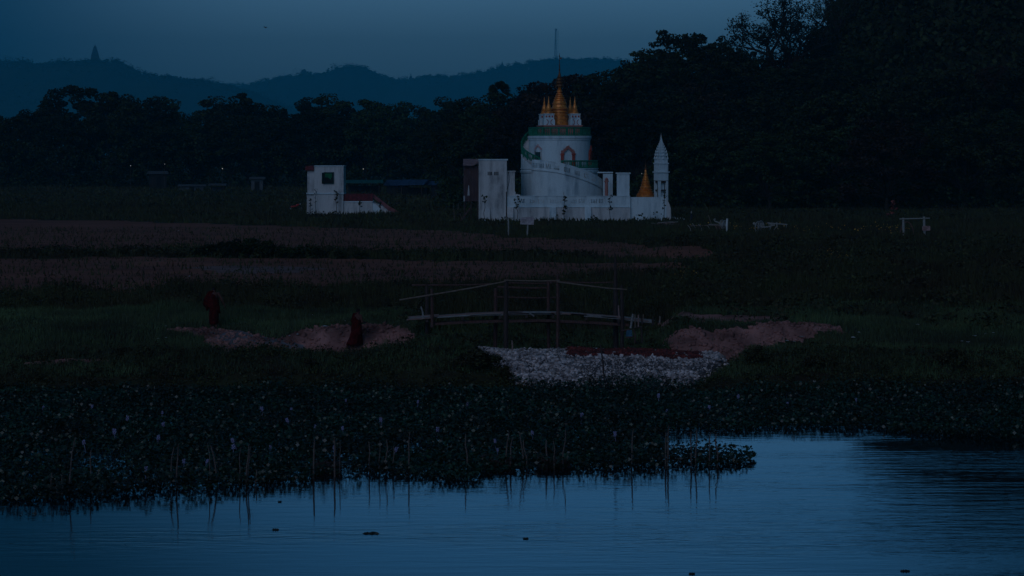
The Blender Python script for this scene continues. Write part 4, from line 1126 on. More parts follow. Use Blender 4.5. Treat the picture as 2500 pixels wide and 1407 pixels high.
m = MB(); m.box(fl_(560, 740), (.26, .1, .26), .2, .8); m.build('blue_bag', mat('blue_bag', (.06, .16, .24), (.03, .08, .13), 6), fp)

# ------------------------------------------------------------------ gravel causeway
dam_y = [93.4, 94.3, 95.2, 96.3, 97.4, 98.6, 99.6, 101.2]
dam_z = [-.5, .12, .45, .82, 1.10, 1.20, 1.14, .35]
def dam_h(x, y):
    x = np.asarray(x, float); y = np.asarray(y, float)
    yy = y + .35 * fbm(x * .5, x * 0 + 2, 81, 3) - .10 * np.clip(1 - ((x - 4) / 6) ** 2, 0, 1)
    z = np.interp(yy, dam_y, dam_z) + .10 * fbm(x * .8, y * .8, 82, 3)
    wob = .35 * fbm(y * 1.1, x * 0 + 4, 85, 3)
    return z - .16 * sstep(2.5, 9, x) - 2.2 * (1 - sstep(-.75, .35, x - DXL(y) + wob)) - 2.2 * sstep(-.5, .8, x - DXR(y) + wob)
dx = np.arange(-2.6, 10.2, .12); dy = np.arange(93.4, 101.3, .12)
DX, DY = np.meshgrid(dx, dy); DZ = dam_h(DX, DY)
n = len(dx); a = np.arange(len(dy) - 1)[:, None] * n + np.arange(n - 1)[None, :]
dam = mesh_obj('gravel_causeway', np_mesh('gravel_causeway', np.stack([DX.ravel(), DY.ravel(), DZ.ravel()], 1), np.stack([a, a + 1, a + 1 + n, a + n], -1).reshape(-1, 4), True),
               mat('crushed_stone_gap_shade', (.13, .115, .12), (.05, .045, .05), 9, rough=.95, bump=1.0, bscale=22))  # stone bed coloured darker to paint the shade in gaps between stones
tag(dam, 'pale grey causeway of broken stone blocking the ditch below the footbridge', 'causeway', None, 'structure')
t_ = (1 + 5 ** .5) / 2
ICO = np.array([(-1, t_, 0), (1, t_, 0), (-1, -t_, 0), (1, -t_, 0), (0, -1, t_), (0, 1, t_), (0, -1, -t_), (0, 1, -t_), (t_, 0, -1), (t_, 0, 1), (-t_, 0, -1), (-t_, 0, 1)]) / math.sqrt(1 + t_ * t_)
ICF = np.array([(0, 11, 5), (0, 5, 1), (0, 1, 7), (0, 7, 10), (0, 10, 11), (1, 5, 9), (5, 11, 4), (11, 10, 2), (10, 7, 6), (7, 1, 8), (3, 9, 4), (3, 4, 2), (3, 2, 6), (3, 6, 8), (3, 8, 9), (4, 9, 5), (2, 4, 11), (6, 2, 10), (8, 6, 7), (9, 8, 1)])
def rocks(P, size, r):
    n = len(P)
    v = ICO[None] * (1 + .28 * r.normal(size=(n, 12, 1)).clip(-1.5, 1.5))
    v = v * (np.array([1, .8, .6]) * (.8 + .5 * r.random((n, 1, 3)))) * (size / 2)[:, None, None]
    ang = r.random(n) * 6.283; tl = r.normal(size=n) * .5
    c, s = np.cos(ang)[:, None], np.sin(ang)[:, None]; ct, s_t = np.cos(tl)[:, None], np.sin(tl)[:, None]
    x = v[..., 0] * ct - v[..., 2] * s_t; z = v[..., 0] * s_t + v[..., 2] * ct
    x2 = x * c - v[..., 1] * s; y2 = x * s + v[..., 1] * c
    V = np.stack([x2, y2, z], -1) + P[:, None, :]
    Fq = ICF[None] + (np.arange(n) * 12)[:, None, None]
    return V.reshape(-1, 3), Fq.reshape(-1, 3), np.repeat(r.random(n), 12)
rr = np.random.default_rng(5)
N = 11500
X = rr.uniform(-2.4, 10, N); Y = np.where(rr.random(N) < .75, rr.uniform(93.7, 98, N), rr.uniform(97.5, 100.2, N))
P = np.stack([X, Y, dam_h(X, Y) + .015], 1)
sz = .05 + .15 * rr.random(N) ** 2.4
rough_area = fbm(X * .45, Y * .5, 83, 3)
sz *= np.where(rough_area > .05, 1.25, .8)
isred = (Y > 97.3 + .4 * fbm(X * .6, X * 0, 84, 3)) & (X > 2.3) & (X < 7.6) & (rr.random(N) < .93)
v, f, a = rocks(P[~isred], sz[~isred], rr)
o = mesh_obj('loose_gravel', np_mesh('loose_gravel', v, f, False, a), STONE, dam); o['kind'] = 'stuff'
v, f, a = rocks(P[isred], sz[isred], rr)
o = mesh_obj('red_gravel', np_mesh('red_gravel', v, f, False, a), STONER, dam); o['kind'] = 'stuff'
N = 1500
X = rr.uniform(2.2, 7.7, N); Y = rr.uniform(97.3, 99.2, N); P = np.stack([X, Y, dam_h(X, Y) + .03], 1)
v, f, a = rocks(P, .07 + .1 * rr.random(N), rr)
o = mesh_obj('red_rubble', np_mesh('red_rubble', v, f, False, a), STONER, dam); o['kind'] = 'stuff'
protos = []
for k in range(8):
    v, f, a = rocks(np.zeros((1, 3)), np.array([1.0]), rr)
    protos.append(np_mesh('stone', v, f, False, np.full(12, (k + .5) / 8)))
cnt = 0
while cnt < 300:
    x, y = rr.uniform(-1.6, 9.2), rr.uniform(93.9, 97.3)
    if float(dam_h(x, y)) < float(zg(x, y)) - .02: continue
    if float(fbm(x * .45, y * .5, 83, 3)) < -.02 and rr.random() < .8: continue
    s_ = .12 + .22 * rr.random() ** 2
    shared('stone', protos[cnt % 8], STONE, dam, (x, y, float(dam_h(x, y)) + s_ * .12), (rr.uniform(-.5, .5), rr.uniform(-.5, .5), rr.uniform(0, 6)), (s_, s_, s_ * .85)); cnt += 1
N = 4200
X = np.concatenate([rr.uniform(-14.5, -3.2, N), rr.uniform(5.5, 14.5, N)]); Y = rr.uniform(98.5, 106, 2 * N)
k = np.isin(zone(X, Y), [1, 4]); X, Y = X[k], Y[k]
P = np.stack([X, Y, zg(X, Y) + .01], 1)
v, f, a = rocks(P, .04 + .24 * rr.random(len(P)) ** 3, rr)
tag(mesh_obj('earth_clods', np_mesh('earth_clods', v, f, False, a), EARTH), 'crumbled clods of pink earth on the path and cut banks', None, None, 'stuff')
for (px, t0, b0, label, mm, r_) in (((1466, 1476), 842, 930, 'thin dark pole leaning on the gravel causeway', WOODD, .035), ((1250, 1250), 832, 860, 'short pink stake standing behind the gravel crest', PLANKP, .035)):
    Y = 94.6 if b0 > 900 else 99.0
    m = MB(); m.tube([(PX(px[1], Y), Y, PZ(b0, Y) - .2), ((PX(px[1], Y) + PX(px[0], Y)) / 2 + .02, Y + .05, (PZ(b0, Y) + PZ(t0, Y)) / 2), (PX(px[0], Y), Y + .1, PZ(t0, Y))], [r_, r_, r_ * .7], 6)
    tag(m.build('pole', mm), label, 'pole')

# ------------------------------------------------------------------ two people walking
def ell(c, r3, n=14, m=10):
    vs, fs = [], []
    for i in range(m + 1):
        ph = math.pi * i / m
        for k in range(n):
            a = 2 * math.pi * k / n
            vs.append((c[0] + r3[0] * math.sin(ph) * math.cos(a) , c[1] + r3[1] * math.sin(ph) * math.sin(a), c[2] + r3[2] * math.cos(ph)))
    for i in range(m):
        for k in range(n):
            a = i * n + k; b_ = i * n + (k + 1) % n
            fs.append((a, a + n, b_ + n, b_))
    return vs, fs
def limb(mb, pts, rad):
    for i in range(len(pts) - 1):
        a, b_ = Vector(pts[i]), Vector(pts[i + 1])
        mb.tube([a, a.lerp(b_, .33), a.lerp(b_, .66), b_], [rad[i], rad[i] * .67 + rad[i + 1] * .33, rad[i] * .33 + rad[i + 1] * .67, rad[i + 1]], 12)
    for p, r_ in zip(pts, rad): mb.add(*ell(p, (r_, r_, r_), 12, 8))
def hand(mb, w, d, palm_n, s):
    """palm at the wrist, four fingers of unequal length and a thumb, gently curled"""
    w = Vector(w); d = Vector(d).normalized(); nrm = Vector(palm_n).normalized(); side = d.cross(nrm)
    c = w + d * .05
    M = Matrix((side, d, nrm)).transposed()
    vs, fs = ell((0, 0, 0), (.042, .055, .018), 12, 8)
    mb.add([tuple(c + M @ Vector(v)) for v in vs], fs)
    for k, (off, ln) in enumerate(((-.030, .062), (-.010, .076), (.010, .072), (.030, .056))):
        a = w + d * .088 + side * off
        b_ = a + d * ln * .5 + nrm * .008; c2 = b_ + d * ln * .42 + nrm * .022
        mb.tube([a, b_, c2], [.0095, .009, .007], 7)
    a = w + d * .03 + side * (-.036 * s); b_ = a + d * .03 + side * (-.022 * s) + nrm * .012; c2 = b_ + d * .028 + nrm * .012
    mb.tube([a, b_, c2], [.011, .010, .008], 7)
def remeshed(mb, name, m, parent, vox=.010):
    me = bpy.data.meshes.new(name + '_src'); me.from_pydata(mb.v, [], mb.f)
    o = bpy.data.objects.new('tmp', me); COL.objects.link(o)
    md = o.modifiers.new('r', 'REMESH'); md.mode = 'VOXEL'; md.voxel_size = vox; md.use_smooth_shade = True
    ms = o.modifiers.new('s', 'SMOOTH'); ms.iterations = 3; ms.factor = .5
    dg = bpy.context.evaluated_depsgraph_get(); dg.update()
    nm = bpy.data.meshes.new_from_object(o.evaluated_get(dg)); nm.name = name
    bpy.data.objects.remove(o)
    for p in nm.polygons: p.use_smooth = True
    nm.materials.clear()
    return mesh_obj(name, nm, m, parent)
def loft(rings, name, m, parent, closed_top=False, thick=.012):
    n = len(rings[0]); vs = [p for r_ in rings for p in r_]; fs = []
    for i in range(len(rings) - 1):
        for k in range(n):
            a = i * n + k; b_ = i * n + (k + 1) % n
            fs.append((a, b_, b_ + n, a + n))
    mb = MB(); mb.add(vs, fs)
    o = mb.build(name, m, parent, False)
    for p in o.data.polygons: p.use_smooth = True
    md = o.modifiers.new('t', 'SOLIDIFY'); md.thickness = thick; md.offset = 1
    return o
def monk(loc, rz, label, lean, lknee, rknee, lfoot, rfoot, larm, rarm, hem, seed, headturn=0.0, size=1.0):
    e = empty('person', loc, label, 'person', None, rz)
    e.scale = (size,) * 3
    sp = lambda z: (z - .95) * math.tan(lean) if z > .95 else 0.0
    dz = lambda z: -(z - .95) * (1 - math.cos(lean)) if z > .95 else 0.0
    S = lambda x, y, z: (x, y + sp(z), z + dz(z))
    b = MB()
    b.add(*ell((0, 0, .95), (.155, .115, .12))); b.add(*ell(S(0, 0, 1.08), (.145, .10, .16))); b.add(*ell(S(0, .0, 1.24), (.165, .115, .17))); b.add(*ell(S(0, -.005, 1.36), (.17, .095, .085)))
    nk = Vector(S(0, 0, 1.40)); hd = Vector(S(0, .02, 1.545)) + Vector((0, .05 * lean * 3, -.06 * lean * 2))
    limb(b, [nk, nk.lerp(hd, .7)], [.060, .054])
    Mh = Matrix.Rotation(headturn, 3, 'Z') @ Matrix.Rotation(-lean * .8, 3, 'X')
    def hp(x, y, z): return hd + Mh @ Vector((x, y, z))
    def hell(c, r3):
        vs, fs = ell((0, 0, 0), r3); b.add([tuple(hp(*(Vector(c) + Vector(v)))) for v in vs], fs)
    hell((0, 0, .015), (.076, .094, .105)); hell((0, .03, -.045), (.058, .062, .068)); hell((0, .098, -.022), (.013, .022, .022)); hell((0, .088, .012), (.045, .012, .012))
    hell((0, .085, -.062), (.024, .012, .010)); hell((.032, .083, -.002), (.012, .010, .008)); hell((-.032, .083, -.002), (.012, .010, .008))
    for sg in (-1, 1): hell((sg * .078, -.008, -.012), (.012, .022, .034))
    for sg, kn, ft in ((-1, lknee, lfoot), (1, rknee, rfoot)):
        hip = (sg * .085, 0, .92); an = (ft[0], ft[1], ft[2] + .085)
        limb(b, [hip, kn, an], [.088, .058, .038])
        limb(b, [(ft[0], ft[1] - .045, ft[2] + .035), (ft[0], ft[1] + .06, ft[2] + .035), (ft[0] + sg * .01, ft[1] + .16, ft[2] + .024)], [.034, .036, .024])
    for sg, arm in ((-1, larm), (1, rarm)):
        sh = Vector(S(sg * .185, 0, 1.375)); el_, wr = Vector(arm[0]), Vector(arm[1])
        limb(b, [sh, el_, wr], [.056, .042, .028])
        hand(b, wr, (wr - el_), arm[2], sg)
    body = remeshed(b, 'body', SKIN, e)
    hb = MB(); vs, fs = ell((0, 0, 0), (.0795, .0975, .1075)); keep = [i for i, v in enumerate(vs)]
    hb.add([tuple(hp(v[0], v[1] - .004, max(v[2], -.030 if v[1] < .02 else .035) + .017)) for v in vs], fs)
    hb.build('hair', HAIR, e, True)
    r_ = random.Random(seed); n = 40
    ph = [r_.uniform(0, 6.28) for _ in range(6)]
    # skirt
    rings = []
    kx = (lfoot[0] + rfoot[0]) / 2; fy = (lfoot[1] + rfoot[1]) / 2
    wx = abs(rfoot[0] - lfoot[0]) / 2 + hem; wy = abs(rfoot[1] - lfoot[1]) / 2 + hem * .85
    for i in range(13):
        t_ = i / 12; z = 1.02 + (.17 - 1.02) * t_
        rx = .165 + (wx - .165) * t_ ** 1.5 + .02 * math.sin(t_ * 3.1); ry = .14 + (wy - .14) * t_ ** 1.5 + .02 * math.sin(t_ * 3.1)
        cx, cy = kx * t_ ** 1.4, fy * t_ ** 1.4
        ring = []
        for k in range(n):
            a = 2 * math.pi * k / n
            f = 1 + (.02 + .07 * t_) * math.sin(5 * a + ph[0] + 1.2 * t_) * .6 + .04 * t_ * math.sin(9 * a + ph[1])
            ring.append((cx + rx * f * math.cos(a), cy + ry * f * math.sin(a), z + .03 * t_ * math.sin(2 * a + ph[2])))
        rings.append(ring)
    loft(rings, 'lower_robe', ROBE, e)
    # upper robe, left shoulder covered, right shoulder bare
    rings = []
    for i in range(15):
        t_ = i / 14; ring = []
        for k in range(n):
            a = 2 * math.pi * k / n
            zt = 1.345 - .12 * math.cos(a) - (.045 if math.cos(a) > .4 else 0)
            zb = .70 + .06 * math.sin(a + ph[3]) - .08 * math.cos(a)
            z = zb + (zt - zb) * t_
            z2 = min(z, 1.44)
            tor = np.interp(z2, [.6, .95, 1.1, 1.25, 1.36, 1.42, 1.47], [.27, .215, .195, .205, .205, .17, .10]); to2 = np.interp(z2, [.6, .95, 1.1, 1.25, 1.36, 1.42, 1.47], [.19, .17, .155, .16, .135, .115, .085])
            f = 1 + .035 * (1 - t_ * .6) * math.sin(6 * a + ph[4] + 2.5 * t_) + .02 * math.sin(11 * a - 3 * t_ + ph[5])
            ring.append(S(tor * f * math.cos(a) - .01, to2 * f * math.sin(a), z2))
        rings.append(ring)
    loft(rings, 'upper_robe', ROBE, e)
    sh = Vector(S(-.165, -.005, 1.39)); el_, wr = Vector(larm[0]), Vector(larm[1])
    sl = MB(); limb(sl, [Vector(S(-.05, -.01, 1.42)), sh, el_, el_.lerp(wr, .75)], [.072, .085, .098, .105])
    sl.tube([sh + Vector((.03, -.06, -.1)), el_ + Vector((.04, -.05, -.2)), el_.lerp(wr, .6) + Vector((.05, -.03, -.28))], [.06, .075, .05], 10)
    remeshed(sl, 'robe_sleeve', ROBE, e, .016)
    return e
g1 = G(522, 801, 98); g2 = G(871, 852, 95.5)
s1 = (PZ(703, g1.y) - g1.z) / 1.60; s2 = (PZ(754, g2.y) - g2.z) / 1.655
monk(g1, R(8), 'person in dark maroon robe walking away along the path, head bowed, right arm bare', R(13), (-.08, .12, .52), (.09, -.04, .50), (-.09, .12, .0), (.09, -.24, .02),
     ((-.30, .06, 1.12), (-.33, .14, .88), (.9, .2, 0)), ((.32, .0, 1.13), (.43, .06, .88), (-.9, .2, 0)), .085, 3, 0, s1)
monk(g2, R(-38), 'person in maroon robe stepping past the pink earth bank, holding something in front', R(5), (-.08, -.14, .48), (.10, .18, .50), (-.16, -.44, .02), (.10, .26, .0),
     ((-.24, .05, 1.12), (-.20, .20, .95), (.9, .2, 0)), ((.28, .02, 1.12), (.24, .27, 1.08), (-.6, .1, .6)), .12, 5, R(-8), s2)

# ------------------------------------------------------------------ water hyacinth mat, stakes, punts, floating scraps
def W(px, py, z=0.0):
    Y = F * (H - z) / (py - HY)
    return (PX(px, Y), Y)
HYP = [W(*p) for p in [(-260, 1238), (0, 1228), (100, 1226), (250, 1218), (330, 1209), (420, 1200), (560, 1196), (600, 1192), (680, 1185), (760, 1174), (790, 1164), (900, 1160), (1000, 1170), (1100, 1182), (1150, 1178), (1180, 1162), (1250, 1154), (1330, 1150), (1450, 1154), (1560, 1149), (1650, 1139), (1750, 1141), (1835, 1136), (1842, 1115), (1800, 1110), (1750, 1105), (1660, 1112), (1612, 1095), (1604, 1062), (1700, 1052), (1830, 1056), (1850, 1050), (2000, 1046), (2100, 1050), (2230, 1062), (2360, 1070), (2480, 1074), (2640, 1076), (2640, 925), (1790, 920), (1500, 925), (1250, 915), (1100, 945), (700, 950), (-260, 950)]]  # far right end is added over open water, standing in for its dark reflection
def hyacinth(n, r):
    xs_ = r.uniform(-24, 23, n * 3); ys_ = r.uniform(63, 97, n * 3)
    wx = xs_ + .25 * fbm(xs_ * 1.3, ys_ * 1.3, 91, 3); wy = ys_ + .30 * fbm(xs_ * 1.1, ys_ * 1.1, 92, 3)
    k = in_poly(HYP, wx, wy) & (zg(xs_, ys_) < .12 + .30 * fbm(xs_ * .5, ys_ * .5, 95, 3)) & (dam_h(xs_, ys_) * ((xs_ > -2) & (xs_ < 9.6)) < .35)
    dens = fbm(xs_ * .5, ys_ * .35, 93, 3)
    k &= (dens > -.38) | ((xs_ > 3.0) & (ys_ < 79)) | (r.random(n * 3) < .22)
    xs_, ys_ = xs_[k][:n], ys_[k][:n]; n = len(xs_)
    hgt = np.where(r.random(n) < .4, .01 + .10 * r.random(n), .05 + .42 * r.random(n) * (.2 + 1.1 * vnoise(xs_ * .55, ys_ * .4, 94)))
    az_ = r.random(n) * 6.283; tilt = r.normal(.75, .35, n).clip(.05, 1.5)
    d = np.stack([np.cos(az_) * np.cos(tilt), np.sin(az_) * np.cos(tilt), np.sin(tilt)], 1)
    sd_ = np.stack([-np.sin(az_), np.cos(az_), np.zeros(n)], 1)
    up = np.cross(d, sd_)
    ln = (.05 + .09 * r.random(n) ** 1.6)[:, None]; wd = ln * .55
    c = np.stack([xs_, ys_, np.maximum(zg(xs_, ys_), 0) + hgt], 1)
    lf = [c, c + d * ln * .55 + sd_ * wd + up * .02, c + d * ln, c + d * ln * .55 - sd_ * wd + up * .02]
    V = np.stack(lf, 1).reshape(-1, 3); Q = np.arange(n * 4).reshape(-1, 4)
    return V, Q, np.repeat(r.random(n), 4)
hv, hq, ha = hyacinth(160000, np.random.default_rng(11))
hm = mesh_obj('water_hyacinth', np_mesh('water_hyacinth', hv, hq, True, ha), HYA)
tag(hm, 'dense floating mat of dark green water hyacinth along the shore, right end added in place of dark reflection', None, None, 'stuff')
# flower heads: small spikes of lilac petals
fm_ = MB()
for k in range(14):
    a = k * 2.4; z = .03 + .011 * k; r_ = .035
    fm_.box((math.cos(a) * r_, math.sin(a) * r_, z), (.045, .030, .03), a, .6)
fm_.tube([(0, 0, -.25), (0, 0, .18)], [.009, .007], 5)
fme = bpy.data.meshes.new('flower'); fme.from_pydata(fm_.v, [], fm_.f); fme.update()
fl_px = [(105, 1001), (224, 996), (311, 1027), (396, 1011), (398, 1042), (206, 1086), (386, 1075), (449, 1131), (571, 1081), (570, 1098), (660, 1096), (712, 1004), (703, 1031), (769, 1046), (837, 1049), (846, 982), (815, 1097), (965, 1102), (1068, 1055), (1215, 1102), (1209, 1081), (837, 1050), (356, 1151), (504, 1131), (1628, 1007), (1730, 1000), (1803, 972), (1921, 991), (2090, 979), (1608, 971), (1502, 1065), (1141, 990), (1300, 1062), (640, 1005), (280, 1060), (930, 1030), (1020, 985), (1420, 1020)]
for i, (px, py) in enumerate(fl_px):
    x, y = W(px, py, .35)
    s_ = rng.uniform(.6, 1.05)
    shared('flower', fme, FLOWER, hm, (x, y, .33), (rng.normal() * .15, rng.normal() * .15, rng.random() * 6), (s_,) * 3)

def s1_(u, v): return (u / 2.5256, 850 + v / 2.5256)
def s2_(u, v): return (800 + u / 2.67, 880 + v / 2.67)
def s3_(u, v): return (1600 + u / 2.67, 880 + v / 2.67)
stakes = [(s1_(465, 550), s1_(410, 905)), (s1_(560, 630), s1_(556, 850)), (s1_(318, 770), s1_(310, 900)), (s1_(383, 785), s1_(383, 900)), (s1_(1073, 610), s1_(1038, 860)), (s1_(1100, 590), s1_(1086, 860)), (s1_(1280, 585), s1_(1306, 850)), (s1_(1300, 600), s1_(1352, 850)), (s1_(1485, 610), s1_(1470, 845)), (s1_(1535, 590), s1_(1516, 845)), (s1_(1545, 605), s1_(1524, 840)), (s1_(1580, 750), s1_(1578, 850)), (s1_(1940, 560), s1_(1930, 805)), (s1_(2062, 550), s1_(2066, 795)), (s1_(2097, 570), s1_(2095, 790)),
          (s2_(268, 530), s2_(277, 735)), (s2_(340, 520), s2_(337, 735)), (s2_(385, 515), s2_(384, 735)), (s2_(430, 560), s2_(430, 735)), (s2_(535, 470), s2_(523, 735)), (s2_(900, 480), s2_(908, 720)), (s2_(1183, 470), s2_(1150, 705)), (s2_(1203, 510), s2_(1182, 705)), (s2_(1250, 470), s2_(1285, 705)), (s2_(1275, 520), s2_(1302, 705)), (s2_(1425, 520), s2_(1428, 705)), (s2_(1470, 525), s2_(1486, 715)), (s2_(1550, 450), s2_(1532, 710)), (s2_(1990, 455), s2_(1978, 700)), (s2_(928, 285), s2_(928, 350)), (s2_(1177, 300), s2_(1177, 365)),
          (s3_(68, 470), s3_(66, 690)), (s3_(88, 425), s3_(76, 690)), (s3_(232, 465), s3_(232, 690)), (s3_(268, 450), s3_(265, 690)), (s3_(358, 470), s3_(346, 690)), (s3_(397, 480), s3_(402, 690))]
stakes.sort(key=lambda s: s[1][0])
for i, (tp_, bt) in enumerate(stakes):
    x, y = W(bt[0], bt[1]); zt = PZ(tp_[1], y); xt = PX(tp_[0], y)
    m = MB(); r_ = .013 + .012 * random.random()
    jt = random.uniform(-.03, .03)
    m.tube([(0, 0, -.6), ((xt - x) * .35 + jt, .01, zt * .4), ((xt - x) * .7 - jt, 0, zt * .72), (xt - x, random.uniform(-.05, .05), zt)], [r_ * 1.2, r_ * 1.1, r_, r_ * .75], 6)
    lean_ = 'right-leaning' if xt - x > .12 else ('left-leaning' if xt - x < -.12 else 'upright')
    o = m.build('stake', STAKE, None, False, None, (x, y, 0))
    tag(o, '%s stick, %s from the left among the stakes along the hyacinth edge' % (lean_, ordinal(i)), 'stake', 'thin wooden stakes standing in the hyacinth')
    if i in (9, 17):
        k_b = MB(); k_b.tube([(xt * 0 + (xt - x) * .5, 0, zt * .6), ((xt - x) * .5 + .18, 0, zt * .75)], [.012, .007], 5); k_b.build('twig', STAKE, o)
# half-hidden punts
def punt(px, py, ln, rz, label):
    x, y = W(px, py); e = empty('punt', (x, y, 0), label, 'boat', None, rz)
    m = MB(); h = ln / 2
    vs = [(-h, -.28, .30), (h, -.28, .24), (h, .28, .24), (-h, .28, .30), (-h * .85, -.2, -.1), (h * .85, -.2, -.1), (h * .85, .2, -.1), (-h * .85, .2, -.1)]
    ins = [(-h + .08, -.22, .29), (h - .08, -.22, .235), (h - .08, .22, .235), (-h + .08, .22, .29), (-h * .8, -.15, .05), (h * .8, -.15, .05), (h * .8, .15, .05), (-h * .8, .15, .05)]
    m.add(vs + ins, [(4, 5, 1, 0), (5, 6, 2, 1), (6, 7, 3, 2), (7, 4, 0, 3), (7, 6, 5, 4), (8, 9, 13, 12), (9, 10, 14, 13), (10, 11, 15, 14), (11, 8, 12, 15), (12, 13, 14, 15), (0, 1, 9, 8), (1, 2, 10, 9), (2, 3, 11, 10), (3, 0, 8, 11)])
    m.build('hull', WOODD, e)
    m = MB(); m.box((.05, 0, .22), (.18, .46, .03)); m.build('thwart', WOODR, e)
punt(1216, 1138, 1.0, R(-14), 'dark wooden punt end tilted among the leaves, left of two')
punt(1352, 1140, 1.0, R(4), 'dark wooden punt end lying level among the leaves, right of two')
punt(796, 1150, .9, R(2), 'low dark punt hidden behind the pair of tall stakes')
for i, (px, py, ln, label) in enumerate([(905, 1303, .45, 'longest dark clump of weed floating on the open water'), (672, 1294, .2, 'faint dark weed clump floating left of the longest one'), (1283, 1316, .15, 'small weed scrap floating right of centre on open water'), (683, 1226, .10, 'tiny dark seed head floating near the hyacinth edge'), (1690, 1402, .15, 'weed scrap at the bottom edge of the water'), (2210, 1395, .22, 'weed scrap floating at the lower right')]):
    x, y = W(px, py)
    m = MB(); n = 14
    ring = [(ln * (.5 + .12 * math.sin(5 * k + i)) * math.cos(6.283 * k / n), ln * .42 * (.5 + .15 * math.sin(3 * k)) * math.sin(6.283 * k / n)) for k in range(n)]
    m.add([(a, b_, -.02) for a, b_ in ring] + [(a * .7, b_ * .7, .02 + .02 * (k % 2)) for k, (a, b_) in enumerate(ring)], [(k, (k + 1) % n, n + (k + 1) % n, n + k) for k in range(n)] + [tuple(range(n, 2 * n))])
    tag(m.build('floating_weed', mat('wet_weed', (.012, .016, .012), (.008, .01, .008), 9, rough=.5), None, False, None, (x, y, 0)), label, 'weed', 'scraps of weed adrift on the open water')

# ------------------------------------------------------------------ grass and weeds
def blades(n, y0, y1, hmin, hmax, wdt, test, r, clump=.5, lean=.35):
    u = r.random(n * 2)
    Y = y0 + (y1 - y0) * u
    X = (r.random(n * 2) * 2 - 1) * (.2237 * Y + 2.5)
    k = test(X, Y)
    X, Y = X[k][:n], Y[k][:n]; n = len(X)
    cl = .45 + 1.1 * np.clip(.5 + fbm(X * clump, Y * clump, 101, 3), 0, 1)
    hh = (hmin + (hmax - hmin) * r.random(n)) * cl
    a = r.random(n) * 6.283; l = r.normal(0, lean, n)
    b = np.stack([X, Y, zg(X, Y) - .02], 1)
    wv_ = np.stack([np.cos(a), np.sin(a) * .5, np.zeros(n)], 1) * (wdt * (.6 + .8 * r.random(n)))[:, None]
    tip = b + np.stack([l * hh * np.cos(a * 1.7), l * hh * np.sin(a * 1.7), hh], 1)
    V = np.stack([b - wv_, b + wv_, tip], 1).reshape(-1, 3)
    return V, np.arange(n * 3).reshape(-1, 3), np.repeat(r.random(n) * .6 + .4 * np.clip(.5 + fbm(X * .3, Y * .3, 102, 2), 0, 1), 3)
def ok(zone_ok, zmin=.12):
    def f(X, Y):
        d = (X > -2.4) & (X < 9.8) & (Y < 100.9) & (dam_h(X, Y) > zg(X, Y) + .02)
        return np.isin(zone(X, Y), zone_ok) & (zg(X, Y) > zmin) & ~d
    return f
def stuff(name, parts, m, label):
    V, Q, A = [], [], []; o = 0
    for v, q, a in parts:
        V.append(v); Q.append(q + o); A.append(a); o += len(v)
    ob = mesh_obj(name, np_mesh(name, np.concatenate(V), np.concatenate(Q), False, np.concatenate(A)), m)
    return tag(ob, label, None, None, 'stuff')
g_ = np.random.default_rng(21)
stuff('grass', [blades(150000, 94.6, 115, .10, .30, .020, ok([0]), g_), blades(3200, 97, 108, .08, .2, .02, ok([1, 4]), g_, lean=.6)], GRASS, 'short green grass on the banks beside the footbridge')
def edge(X, Y):
    z = zone(X, Y); d = np.zeros(X.shape, bool)
    for a, b in ((.3, 0), (-.3, 0), (0, .3), (0, -.3)): d |= zone(X + a, Y + b) != 0
    return (z == 0) & d & (zg(X, Y) > .2)
stuff('edge_tufts', [blades(9000, 97, 108, .12, .34, .022, edge, g_, .8, .5)], GRASS, 'ragged grass tufts along the edges of the bare earth')
stuff('tall_grass', [blades(90000, 113, 150, .20, .65, .040, lambda X, Y: ok([0])(X, Y), g_, .35), blades(70000, 150, 235, .18, .55, .06, lambda X, Y: ok([0])(X, Y), g_, .25), blades(9000, 124, 235, .12, .4, .05, ok([2, 3]), g_)], WEED, 'tall dark grass and weeds between the fields')
stuff('meadow_grass', [blades(60000, 232, 330, .15, .5, .11, ok([0]), g_, .2), blades(26000, 330, 520, .2, .6, .25, ok([0]), g_, .1)], WEED, 'rough grass around the pagoda and below the trees')
# leafy weed clumps: lakeside slope, ditch sides and the right-hand bank
def clumps(n, y0, y1, test, rad, per, size, r, xf=None):
    Y = r.uniform(y0, y1, n * 6); X = (r.random(n * 6) * 2 - 1) * (.2237 * Y + 2.5)
    k = test(X, Y)
    if xf is not None: k &= xf(X, Y)
    X, Y = X[k][:n], Y[k][:n]
    rd = rad[0] + (rad[1] - rad[0]) * r.random(len(X)) ** 1.7
    C = np.stack([X, Y, zg(X, Y) + rd * .35], 1)
    return blob_leaves(C, rd, per, size, .75, .4)
c_ = np.random.default_rng(22)
ditch = lambda X, Y: (X > -6) & (X < 9) & (Y > 101) & (Y < 126)
stuff('weeds', [clumps(1500, 90.8, 98.2, ok([0], -.02), (.14, .46), 30, .10, c_), clumps(420, 100, 126, ok([0], .2), (.2, .6), 40, .13, c_, ditch),
                clumps(260, 114, 131, ok([0], .2), (.25, .8), 46, .15, c_, lambda X, Y: X < -3), clumps(640, 104, 190, ok([0], .2), (.3, 1.3), 46, .19, c_, lambda X, Y: X > 8),
                clumps(520, 165, 190, ok([0], .2), (.3, .75), 44, .20, c_, lambda X, Y: X < 14), clumps(650, 238, 470, ok([0], .2), (.3, 1.3), 30, .28, c_)], WEED, 'leafy weed clumps on the banks, ditch sides and field margins')
